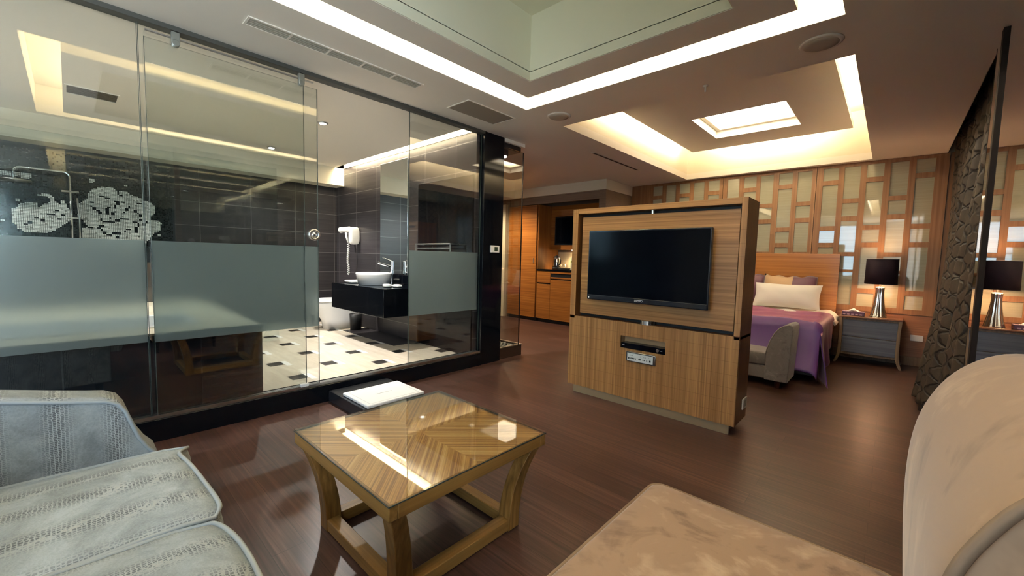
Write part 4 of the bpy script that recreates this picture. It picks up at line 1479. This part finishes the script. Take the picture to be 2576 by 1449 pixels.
ppts = [(cxb + (x - cxb) * 0.935, 0.574, czb + (z - czb) * 0.935) for x, z in sil[2:-1]]
# smooth piping around the near side panel


def catmull(ps, n=6):
    out = []
    for i in range(len(ps) - 1):
        p0 = Vector(ps[max(i - 1, 0)])
        p1, p2 = Vector(ps[i]), Vector(ps[i + 1])
        p3 = Vector(ps[min(i + 2, len(ps) - 1)])
        for j in range(n):
            t = j / n
            out.append(0.5 * ((2 * p1) + (-p0 + p2) * t + (2 * p0 - 5 * p1 + 4 * p2 - p3) * t * t + (-p0 + 3 * p1 - 3 * p2 + p3) * t ** 3))
    out.append(Vector(ps[-1]))
    return out


MB().tube(catmull(ppts), 0.006, 8).build('piping', M['piping'], bk, smooth=True)
for x, y in ((-0.42, 0.60), (-0.42, 1.10), (0.24, 0.62), (0.24, 1.10)):
    MB().cyl((x, y, 0), (x, y, 0.122), 0.014, 12, r2=0.022).build('leg', M['blackmatt'], r)

# ------------------------------------------------------------------ lattice wall behind the bed
CZA = [(2.160, 2.310), (1.600, 2.103), (1.395, 1.545), (0.848, 1.338), (0.635, 0.790)]
CZB = [(1.925, 2.305), (1.715, 1.872), (1.278, 1.657), (1.07, 1.23), (0.64, 1.035)]
YB0, YB1 = 6.440, 6.469
units = [(-2.93, -1.856, [-2.82, -2.607, -2.397, -2.187, -1.977], 'BABAB', 'left'), (-1.850, -0.765, [-1.719, -1.507, -1.306, -1.092, -0.885], 'BABAB', 'middle'), (-0.759, 0.385, [-0.620, -0.4145, -0.207, 0.0, 0.208], 'ABABA', 'right')]
labs = {'left': 'wooden lattice wall panel with pale glass cells, behind the television cabinet top', 'middle': 'wooden lattice wall panel with pale glass cells, above the headboard left part', 'right': 'wooden lattice wall panel with pale glass cells, behind the table lamp'}
for x0, x1, cs, ty, which in units:
    if which == 'left':
        ty = 'ABABA'
    r = empty('lattice_panel', ((x0 + x1) / 2, YB1, 0.575), labs[which], 'wall panel', 'lattice panels behind the bed')
    k = MB()
    hw = 0.0755
    edges = [x0] + [c_ for c in cs for c_ in (c - hw, c + hw)] + [x1]
    for i in range(0, len(edges), 2):
        k.box(edges[i], edges[i + 1], YB0, YB1 - 0.002, 0.577, 2.348)
    for c, t in zip(cs, ty):
        cells = sorted(CZA if t == 'A' else CZB)
        zc = [0.577] + [q_ for ce in cells for q_ in ce] + [2.348]
        for i in range(0, len(zc), 2):
            k.box(c - hw, c + hw, YB0 + 0.001, YB1 - 0.002, zc[i], zc[i + 1])
    k.build('lattice_frame', M['lattice'], r)
    for c, t in zip(cs, ty):
        for za, zb in (CZA if t == 'A' else CZB):
            MB().box(c - hw - 0.002, c + hw + 0.002, YB0 + 0.012, YB0 + 0.017, za - 0.002, zb + 0.002).build('glass_pane', M['pane'], r)
f = MB()
f.box(-3.27, -2.935, 6.45, 6.47, 0.575, 2.349)
f.box(0.39, 0.95, 6.45, 6.47, 0.575, 2.349)
struct('trim_8', f, M['lattice'])
# thin dark joint between lattice and wainscot
r = tag(MB().box(0.212, 0.316, 6.438, 6.447, 0.285, 0.352).build('wall_switch_plate', M['whitepl'], bevel=0.002), 'white horizontal socket plate on the wood wall right of the nightstand', 'wall socket')

# ------------------------------------------------------------------ bed
BX0, BX1, BY0, BY1 = -2.13, -0.44, 4.66, 6.36
r = empty('bed', ((BX0 + BX1) / 2, (BY0 + BY1) / 2, 0), 'double bed with shiny purple satin cover and wood headboard', 'bed')
k = MB()
nh = 12
vs, fs = [], []
for j in range(nh + 1):
    z = 0.05 + (1.255 - 0.05) * j / nh
    t = j / nh
    yb = 6.405 + 0.03 * t
    yf = 6.365 + 0.035 * t
    vs += [(-2.10, yf, z), (-0.468 + 0.006 * t, yf, z), (-0.468 + 0.006 * t, yb, z), (-2.10, yb, z)]
for j in range(nh):
    for q_ in range(4):
        fs.append((j * 4 + q_, j * 4 + (q_ + 1) % 4, (j + 1) * 4 + (q_ + 1) % 4, (j + 1) * 4 + q_))
fs += [(3, 2, 1, 0), (nh * 4, nh * 4 + 1, nh * 4 + 2, nh * 4 + 3)]
MB().add(vs, fs).build('headboard', M['head'], r, bevel=0.003)
MB().box(BX0 + 0.02, BX1 - 0.03, BY0 + 0.05, BY1, 0.06, 0.27).build('bed_base', M['blackmatt'], r, bevel=0.01)
k = MB()
superbox(k, BX0, BX1 - 0.02, BY0 + 0.14, BY1, 0.27, 0.53, 9, 48, 12)
k.build('mattress', M['pillow'], r, smooth=True)
# turned-back white sheet at the head
k = MB()


def sheet(u, v):
    x = BX0 - 0.03 + (BX1 - BX0 + 0.06) * u
    y = 5.74 + 0.60 * v
    d = max(0, (x - (BX1 - 0.10)) / 0.13, ((BX0 + 0.10) - x) / 0.13)
    z = 0.555 - 0.10 * min(d, 1.3) ** 2 + 0.006 * math.sin(x * 23 + y * 9)
    return (x, y, z)


k.grid(sheet, 50, 12)
k.build('white_sheet', M['pillow'], r, smooth=True, solid=0.02)
# satin cover, draping over the right side and the foot corner down to the floor
k = MB()
NX, NY = 90, 80
rn = random.Random(11)


def cover(u, v):
    # arc length across the width, from the left edge (hidden) to the right hem
    W = (BX1 + 0.01) - BX0
    s = u * (W + 0.62)
    yy = 4.63 + 1.19 * v
    foot = max(0.0, (4.70 - yy))
    fold = 0.010 * math.sin(s * 11 + yy * 5) + 0.008 * math.sin(yy * 17 - s * 4)
    if s < W - 0.06:
        x = BX0 + s
        z = 0.572 + fold * 0.8
        y = yy
    else:
        t = (s - (W - 0.06))
        a = min(t / 0.12, 1.0) * math.pi / 2
        x = BX1 - 0.05 + 0.072 * math.sin(a)
        z = 0.572 - 0.072 * (1 - math.cos(a))
        down = max(0.0, t - 0.12)
        lim = 0.22 + 0.32 * max(0, min(1, (5.50 - yy) / 0.75)) ** 1.2
        dd = min(down, lim) if down < 0.52 else min(down, lim)
        z -= dd
        rip = 0.062 * (dd / 0.4) * math.sin(yy * 15 + 1.4 * math.sin(yy * 6) + dd * 3)
        flare = 0.05 * (dd / 0.45) ** 1.5 * max(0, min(1, (5.3 - yy) / 0.6))
        x += rip * 0.6 + flare - 0.015
        y = yy - 0.05 * (dd / 0.45) * max(0, min(1, (5.0 - yy) / 0.4))
        z = max(z, 0.012 + 0.01 * abs(math.sin(yy * 23)))
    # fall over the foot end
    if v < 0.12:
        tt = (0.12 - v) / 0.12
        z -= 0.46 * tt ** 0.6 if z > 0.5 else 0.0
        z = max(z, 0.02)
        y -= 0.02 * tt
    return (x, y, z)


k.grid(cover, NX, NY)
k.build('satin_cover', M['duvet'], r, smooth=True, solid=0.010)

# pillows


def pillow(name, cx, cy, cz, w, h, t, tilt, mat, label, group, rotz=0.0, flange=0.0):
    n = 22
    vs, fs = [], []
    for side in (1, -1):
        for j in range(n + 1):
            for i in range(n + 1):
                u, v = i / n * 2 - 1, j / n * 2 - 1
                th = t * max(0.0, (1 - abs(u) ** 2.6)) ** 0.6 * max(0.0, (1 - abs(v) ** 2.6)) ** 0.6
                ww = w / 2 * (1 - 0.05 * (1 - abs(v) ** 1.5)) * u
                hh = h / 2 * (1 - 0.07 * (1 - abs(u) ** 1.5)) * v
                th += 0.004 * math.sin(u * 9 + v * 5)
                lx, ly, lz = ww, -side * th / 2, hh
                ca, sa = math.cos(tilt), math.sin(tilt)
                y2 = ly * ca + lz * sa
                z2 = -ly * sa + lz * ca
                cb, sb = math.cos(rotz), math.sin(rotz)
                vs.append((cx + lx * cb - y2 * sb, cy + lx * sb + y2 * cb, cz + z2))
    m_ = (n + 1) ** 2
    for s_ in (0, 1):
        for j in range(n):
            for i in range(n):
                a = s_ * m_ + j * (n + 1) + i
                fs.append((a, a + 1, a + n + 2, a + n + 1) if s_ == 0 else (a, a + n + 1, a + n + 2, a + 1))
    o = MB().add(vs, fs).build(name, mat, None, smooth=True, weld=True)
    return tag(o, label, 'pillow', group)


pillow('pillow', -0.93, 6.02, 0.725, 0.70, 0.32, 0.17, 0.42, M['pillow'], 'plump white pillow leaning upright on the bed, beside the nightstand', 'bed pillows')
pillow('pillow', -1.66, 6.02, 0.725, 0.70, 0.32, 0.17, 0.42, M['pillow'], 'white pillow mostly hidden behind the television cabinet', 'bed pillows')
for cx, lab in ((-0.93, 'plum and gold satin cushion standing behind the white pillow nearest the nightstand'), (-1.50, 'plum and gold satin cushion mostly hidden behind the television cabinet')):
    r3 = empty('cushion', (cx, 6.25, 0.6), lab, 'cushion', 'plum and gold cushions')
    # three cloth sections side by side
    n = 20
    for (u0, u1, mat, nm) in ((-1, 0.12, M['gold'], 'gold_section'), (0.12, 1.0, M['plum'], 'plum_section')):
        vs, fs = [], []
        nu_ = 14
        for side in (1, -1):
            for j in range(n + 1):
                for i in range(nu_ + 1):
                    u = u0 + (u1 - u0) * i / nu_
                    v = j / n * 2 - 1
                    th = 0.13 * max(0.0, (1 - abs(u) ** 2.6)) ** 0.6 * max(0.0, (1 - abs(v) ** 2.6)) ** 0.6
                    hh = 0.19 * (1 - 0.10 * (1 - abs(u) ** 1.5)) * v
                    yy = -side * th / 2 + hh * 0.3
                    vs.append((cx + 0.09 + 0 + (u - 0.36) * 0.285, 6.255 + yy, 0.785 + hh + (0.01 * math.sin(u * 11) if abs(v) > 0.9 else 0)))
        m_ = (n + 1) * (nu_ + 1)
        for s_ in (0, 1):
            for j in range(n):
                for i in range(nu_):
                    a = s_ * m_ + j * (nu_ + 1) + i
                    fs.append((a, a + 1, a + nu_ + 2, a + nu_ + 1))
        MB().add(vs, fs).build(nm, mat, r3, smooth=True, weld=True)

# ------------------------------------------------------------------ bench at the foot of the bed
r = empty('bed_bench', (-1.3, 4.42, 0), 'grey velvet bench with scrolled arms at the foot of the bed', 'bench')
k = MB()
k.box(-1.98, -0.70, 4.232, 4.56, 0.075, 0.195)
k.build('bench_base', M['greyvelvet'], r, bevel=0.012, seg=3)
k = MB()
superbox(k, -1.86, -0.765, 4.22, 4.56, 0.196, 0.315, 12, 48, 12)
k.build('seat_cushion', M['greyvelvet'], r, smooth=True)
armp = [(-0.775, 0.07), (-0.775, 0.30), (-0.765, 0.36), (-0.745, 0.43), (-0.715, 0.50), (-0.68, 0.548), (-0.645, 0.572), (-0.61, 0.582), (-0.588, 0.572), (-0.582, 0.54), (-0.588, 0.40), (-0.60, 0.07)]
for s_ in (0, 1):
    pp = armp if s_ == 0 else [(-2 * 1.31 - x, z) for x, z in armp]
    a = MB().prism(pp, 'y', 4.215, 4.565).build('arm', M['greyvelvet'], r, bevel=0.008, seg=3)
    MB().tube([(x, 4.216, z) for x, z in pp[1:10]], 0.005, 8).build('piping', P('bench_piping', hexl('#9a9088'), 0.5), a, smooth=True)
for x in (-1.92, -0.68):
    for y in (4.27, 4.51):
        MB().cyl((x, y, 0.0), (x, y, 0.077), 0.018, 4, r2=0.026).build('leg', P('bench_leg', hexl('#4a2418'), 0.4), r)

# ------------------------------------------------------------------ nightstand
r = empty('nightstand', (-0.13, 6.22, 0), 'nightstand with two blue-grey veneer drawers and splayed pale legs', 'nightstand')
k = MB()
k.box(-0.405, 0.135, 6.02, 6.435, 0.527, 0.546)
k.build('top', M['ns_top'], r, bevel=0.004)
k = MB()
k.box(-0.375, 0.105, 6.05, 6.43, 0.10, 0.526)
k.build('carcass', M['ns_wood'], r, bevel=0.003)
for z0, z1 in ((0.127, 0.305), (0.312, 0.502)):
    MB().box(-0.362, 0.098, 6.038, 6.052, z0, z1).build('drawer', M['ns_front'], r, bevel=0.002)
for sx, xx in ((-1, -0.375), (1, 0.105)):
    for yy, d in ((6.045, -1), (6.40, 1)):
        pp = [(0.0, 0.527), (0.026, 0.527), (0.018, 0.40), (0.020, 0.14), (0.026, 0.08), (0.042, 0.03), (0.052, 0.0), (0.030, 0.0), (0.012, 0.035), (-0.004, 0.09), (-0.012, 0.14), (-0.010, 0.40)]
        poly_ = [(xx + sx * a, z) for a, z in pp]
        MB().prism(poly_, 'y', yy - 0.012 - (0.012 if d < 0 else 0), yy + 0.014).build('leg', M['ns_wood'], r, bevel=0.002)

# table lamp
LX, LY = -0.075, 6.20
r = empty('table_lamp', (LX, LY, 0.547), 'table lamp with black drum shade and fluted chrome base on the nightstand', 'lamp')
prof = []
for i in range(25):
    t = i / 24
    z = 0.552 + 0.325 * t
    rad = 0.034 + 0.040 * (1 - t) ** 2.0 + 0.006 * max(0, (t - 0.8) / 0.2) ** 2
    prof.append((rad, z))
k = MB().lathe([(0.070, 0.5475), (0.076, 0.550)] + prof + [(0.030, 0.885), (0.012, 0.888)], LX, LY, 72, flute=0.055, nf=12)
k.build('lamp_base', P('fluted_chrome', (0.82, 0.78, 0.71), 0.18, 0.5, 1.0), r, smooth=True)
MB().cyl((LX, LY, 0.886), (LX, LY, 0.95), 0.010, 12).build('stem', M['steel'], r)
k = MB()
vs, fs = [], []
seg = 48
for (rad, z) in ((0.140, 0.915), (0.136, 1.195)):
    for q_ in range(seg):
        a = 2 * math.pi * q_ / seg
        vs.append((LX + rad * math.cos(a), LY + rad * math.sin(a), z))
for q_ in range(seg):
    fs.append((q_, (q_ + 1) % seg, seg + (q_ + 1) % seg, seg + q_))
MB().add(vs, fs).build('lamp_shade', M['shade'], r, smooth=True, solid=0.003)
vs2 = [(LX + (v_[0] - LX) * 0.975, LY + (v_[1] - LY) * 0.975, v_[2]) for v_ in vs]
MB().add(vs2, fs).build('shade_lining', M['shade_in'], r, smooth=True)
k = MB()
k.tube([(LX + 0.137 * math.cos(2 * math.pi * q_ / 48), LY + 0.137 * math.sin(2 * math.pi * q_ / 48), 1.197) for q_ in range(48)], 0.003, 6, closed=True)
k.build('shade_trim', M['whitepl'], r)
MB().lathe([(0.004, 0.95), (0.02, 0.96), (0.032, 1.0), (0.028, 1.04), (0.004, 1.06)], LX, LY, 20).build('bulb', P('bulb', (0.9, 0.9, 0.9), 0.4, emit=(1, 0.62, 0.32), es=25), r, smooth=True)
light('lamp_light', 'POINT', (LX, LY, 1.08), 1.5, (1.0, 0.55, 0.32), 0.03)
light('lamp_light_low', 'POINT', (LX, LY, 0.935), 3.5, (1.0, 0.55, 0.32), 0.02)

# tissue box
r = empty('tissue_box', (-0.29, 6.15, 0.547), 'flat purple tissue box with a white tissue on the nightstand', 'tissue box')
MB().box(-0.385, -0.185, 6.08, 6.20, 0.5475, 0.590).build('box', P('tissue_carton', hexl('#5a3f5c'), 0.5), r, bevel=0.003)
k = MB()
for i in range(5):
    k.box(-0.375 + i * 0.037, -0.352 + i * 0.037, 6.0785, 6.0799, 0.552, 0.566)
k.box(-0.384, -0.186, 6.082, 6.198, 0.5902, 0.5912)
k.build('printed_pattern', P('tissue_print', hexl('#b79ab0'), 0.5), r)
k = MB()


def tiss(u, v):
    x = -0.345 + 0.12 * u
    w = 1 - abs(u - 0.5) * 2
    return (x, 6.10 + 0.085 * v + 0.008 * math.sin(u * 12), 0.592 + 0.036 * w * math.sin(math.pi * min(1, v * 0.9 + 0.1)) + 0.003 * math.sin(u * 20 + v * 8))


k.grid(tiss, 16, 8)
k.build('tissue', M['cloth_white'], r, smooth=True, solid=0.001)

# ------------------------------------------------------------------ window side
k = MB()


def curt(u, v):
    y = 3.62 + 2.78 * u
    z = 0.015 + 2.50 * v
    b = 0.215 * max(0.0, 1 - z / 2.3) ** 1.3 * math.exp(-((y - 4.75) / 0.95) ** 2)
    x = 0.452 - b + 0.030 * math.sin(y * 2 * math.pi / 0.235 + 0.6 * math.sin(z * 1.3)) + 0.010 * math.sin(y * 41 + z * 2)
    return (x, y, z)


k.grid(curt, 220, 60)
tag(k.build('curtain', M['curtain'], smooth=True, solid=0.006), 'heavy dark brown patterned curtain hanging from ceiling to floor by the window', 'curtain')
k = MB().cyl((0.452, 3.55, 2.53), (0.452, 6.44, 2.53), 0.012)
tag(k.build('curtain_rail', M['blackmatt']), 'dark curtain rail hidden in the ceiling recess', 'curtain rail')
wi = struct('window_1', MB().box(0.355, 0.365, -1.2, 3.575, 0.03, 2.34), M['glass_win'])
k = MB()
k.box(0.343, 0.377, 3.295, 3.345, 0.03, 2.345)
k.box(0.343, 0.377, 0.9, 0.95, 0.03, 2.345)
k.box(0.345, 0.375, -1.2, 3.58, 0.0, 0.03)
k.build('window_frame', M['mullion'], wi, bevel=0.002)
MB().box(0.354, 0.366, 3.575, 3.579, 0.03, 2.34).build('window_glass_edge', M['mullion'], wi)
# rear window frame, behind the camera
k = MB()
ring3 = [(-1.75, -1.71, 0.8, 2.32), (-0.79, -0.75, 0.8, 2.32)]
for a, b_, c_, d in ring3:
    k.box(a, b_, -2.36, -2.30, c_, d)
k.box(-1.71, -0.79, -2.36, -2.30, 0.8, 0.85)
k.box(-1.71, -0.79, -2.36, -2.30, 2.27, 2.32)
k.box(-1.71, -0.79, -2.36, -2.30, 1.50, 1.53)
struct('window_2', k, M['mullion'])

k = MB().box(1.0, 4.5, -4.0, 3.0, -0.10, -0.04)
struct('bounce_ground', k, P('bounce_ground_beige', (0.62, 0.55, 0.44), 0.8, 0.2))  # unseen pale ground, added to throw a beige glow indoors

# hills and trees outside the rear window
mt, nt, b, o = newmat('distant_hill_green')
n_ = noise(nt, coords(nt, (0.4, 0.4, 0.4)), 1.0, 4, 0.6)
nt.links.new(ramp(nt, n_, [(0.35, hexl('#35483c')), (0.65, hexl('#6d8a58'))]), b.inputs['Base Color'])
b.inputs['Roughness'].default_value = 0.9
k = MB()


def hill(u, v):
    x = -70 + 130 * u
    h = 9 + 3.5 * math.sin(x * 0.11) + 1.8 * math.sin(x * 0.31 + 1)
    return (x, -75 - 25 * v, -6 + h * math.sin(math.pi / 2 * v))


k.grid(hill, 60, 8)
struct('hills_outside', k, mt)
k = MB().box(-60, 60, -80, -3.5, -6.2, -6.0)
struct('ground_outside', k, mt)

# ------------------------------------------------------------------ kitchenette
r = empty('tall_cupboard', (-4.94, 5.92, 0), 'tall wooden cupboard left of the kitchenette', 'cupboard')
k = MB()
k.box(-5.285, -4.585, 5.625, 6.215, 0.06, 2.055)
k.build('body', M['kit_z'], r, bevel=0.002)
MB().box(-5.27, -4.60, 5.64, 6.20, 0.0, 0.06).build('plinth', M['blackmatt'], r)
d = MB().box(-5.28, -4.615, 5.60, 5.622, 0.062, 2.05).build('door', M['kit_x'], r, bevel=0.002)
MB().box(-4.672, -4.660, 5.588, 5.60, 1.03, 1.12).build('handle', M['steel'], d, bevel=0.002)
r = empty('base_cabinet', (-4.0, 5.9, 0), 'low wooden kitchenette cabinet with drawers left of the television cabinet', 'cabinet')
MB().box(-4.583, -3.405, 5.625, 6.215, 0.06, 0.90).build('carcass', M['kit_x'], r)
MB().box(-4.575, -3.41, 5.66, 6.2, 0.0, 0.06).build('plinth', M['blackmatt'], r)
xs_ = [(-4.578, -4.285), (-4.278, -3.84), (-3.833, -3.41)]
for i, (a, b_) in enumerate(xs_):
    if i == 0:
        MB().box(a, b_, 5.60, 5.622, 0.695, 0.893).build('drawer', M['kit_x'], r, bevel=0.002)
        MB().box(a, b_, 5.60, 5.622, 0.065, 0.670).build('door', M['kit_x'], r, bevel=0.002)
        MB().box(a, b_, 5.612, 5.624, 0.670, 0.695).build('grip_recess', M['mullion'], r)
    else:
        MB().box(a, b_, 5.612, 5.624, 0.80, 0.862).build('open_slot', M['blackmatt'], r)
        MB().box(a, b_, 5.60, 5.622, 0.862, 0.893).build('front_rail', M['kit_x'], r, bevel=0.001)
        MB().box(a, b_, 5.60, 5.622, 0.775, 0.80).build('drawer', M['kit_x'], r, bevel=0.002)
        MB().box(a, b_, 5.612, 5.624, 0.755, 0.775).build('grip_recess', M['mullion'], r)
        MB().box(a, b_, 5.60, 5.622, 0.065, 0.755).build('door', M['kit_x'], r, bevel=0.002)
tag(MB().box(-4.584, -3.402, 5.59, 6.215, 0.902, 0.932).build('worktop', M['black'], bevel=0.003), 'glossy black kitchenette worktop under the kettle', 'worktop')
r = empty('wall_cabinet', (-4.0, 6.0, 1.25), 'wooden upper cabinet with microwave niche over the kitchenette', 'cabinet')
k = MB()
k.box(-4.583, -4.50, 5.98, 6.215, 1.28, 2.055)
k.box(-4.50, -3.405, 5.98, 6.215, 1.87, 2.055)
k.box(-4.50, -3.405, 5.98, 6.215, 1.28, 1.36)
k.box(-3.80, -3.405, 5.98, 6.215, 1.36, 1.87)
k.build('cabinet_body', M['kit_x'], r)
r = empty('microwave', (-4.15, 6.05, 1.362), 'dark microwave oven in the niche above the kettle', 'microwave')
MB().box(-4.49, -3.82, 5.97, 6.205, 1.363, 1.86).build('housing', P('microwave_black', (0.01, 0.012, 0.016), 0.15, 0.6), r, bevel=0.004)
MB().box(-4.47, -3.98, 5.964, 5.969, 1.39, 1.84).build('door', M['tv_black'], r, bevel=0.002)
# splashback and undercabinet light
tag(MB().box(-4.57, -3.41, 6.205, 6.216, 0.935, 1.24).build('splashback', P('splashback_cream', (0.70, 0.60, 0.42), 0.25, 0.5)), 'cream glossy splashback behind the kettle', 'splashback')
r = empty('undercabinet_light', (-4.1, 6.08, 1.25), 'small warm lamp under the kitchenette cabinet', 'light')
MB().lathe([(0.005, 1.262), (0.05, 1.262), (0.055, 1.279)], -4.12, 6.08, 24).build('lens', P('warm_lens', (0.9, 0.9, 0.9), 0.4, emit=(1, 0.75, 0.42), es=14), r)
light('counter_light', 'SPOT', (-4.12, 6.06, 1.255), 9, (1.0, 0.70, 0.38), 0.04, spot=150)
# kettle
kx, ky = -4.35, 5.86
r = empty('electric_kettle', (kx, ky, 0.933), 'steel electric kettle with black handle on the worktop', 'kettle')
MB().lathe([(0.075, 0.934), (0.08, 0.94), (0.078, 0.958), (0.06, 0.962)], kx, ky, 28).build('power_base', M['blackmatt'], r, smooth=True)
MB().lathe([(0.070, 0.9625), (0.074, 0.975), (0.068, 1.06), (0.055, 1.13), (0.052, 1.14)], kx, ky, 32).build('body', M['chrome'], r, smooth=True)
MB().lathe([(0.053, 1.141), (0.050, 1.152), (0.02, 1.165), (0.008, 1.178), (0.002, 1.18)], kx, ky, 28).build('lid', M['blackmatt'], r, smooth=True)
MB().tube([(kx + 0.045, ky - 0.02, 1.145), (kx + 0.10, ky - 0.045, 1.14), (kx + 0.125, ky - 0.055, 1.09), (kx + 0.12, ky - 0.055, 1.03), (kx + 0.068, ky - 0.03, 1.005)], 0.011, 10).build('handle', M['blackmatt'], r, smooth=True)
MB().add([(kx - 0.045, ky - 0.02, 1.14), (kx - 0.045, ky + 0.02, 1.14), (kx - 0.085, ky, 1.145), (kx - 0.05, ky - 0.015, 1.10), (kx - 0.05, ky + 0.015, 1.10)], [(0, 1, 2), (0, 2, 3), (1, 4, 2), (3, 2, 4), (0, 3, 4, 1)]).build('spout', M['chrome'], r)
# bottle
r = empty('water_bottle', (-3.98, 5.82, 0.933), 'clear bottle with pale label on the worktop beside the kettle', 'bottle')
MB().lathe([(0.034, 0.934), (0.036, 0.94), (0.036, 1.10), (0.030, 1.13), (0.014, 1.155), (0.013, 1.17)], -3.98, 5.82, 24).build('bottle_body', P('bottle_pale', (0.75, 0.78, 0.62), 0.15, 0.5), r, smooth=True)
MB().lathe([(0.0145, 1.168), (0.0145, 1.19), (0.013, 1.192)], -3.98, 5.82, 20).build('cap', M['whitepl'], r)
MB().lathe([(0.0368, 1.05), (0.0368, 1.09)], -3.98, 5.82, 24).build('label_band', P('label_green', (0.25, 0.32, 0.12), 0.5), r)
# tray with glasses
r = empty('serving_tray', (-4.14, 5.80, 0.933), 'small dark tray between the kettle and the bottle', 'tray')
k = MB()
k.box(-4.22, -4.05, 5.73, 5.87, 0.933, 0.940)
ring(k, (-4.225, -4.045, 5.725, 5.875), (-4.218, -4.052, 5.732, 5.868), 0.933, 0.955)
k.build('tray_body', M['blackmatt'], r, bevel=0.001)
for x, lab in ((-4.175, 'small clear tumbler on the tray nearest the kettle'), (-4.095, 'small clear tumbler on the tray nearest the bottle')):
    k = MB().lathe([(0.025, 0.9405), (0.030, 1.02), (0.0285, 1.02), (0.023, 0.946), (0.002, 0.945)], x, 5.80, 20)
    tag(k.build('tumbler', M['glass_top'], smooth=True), lab, 'glass', 'tumblers on the tray')
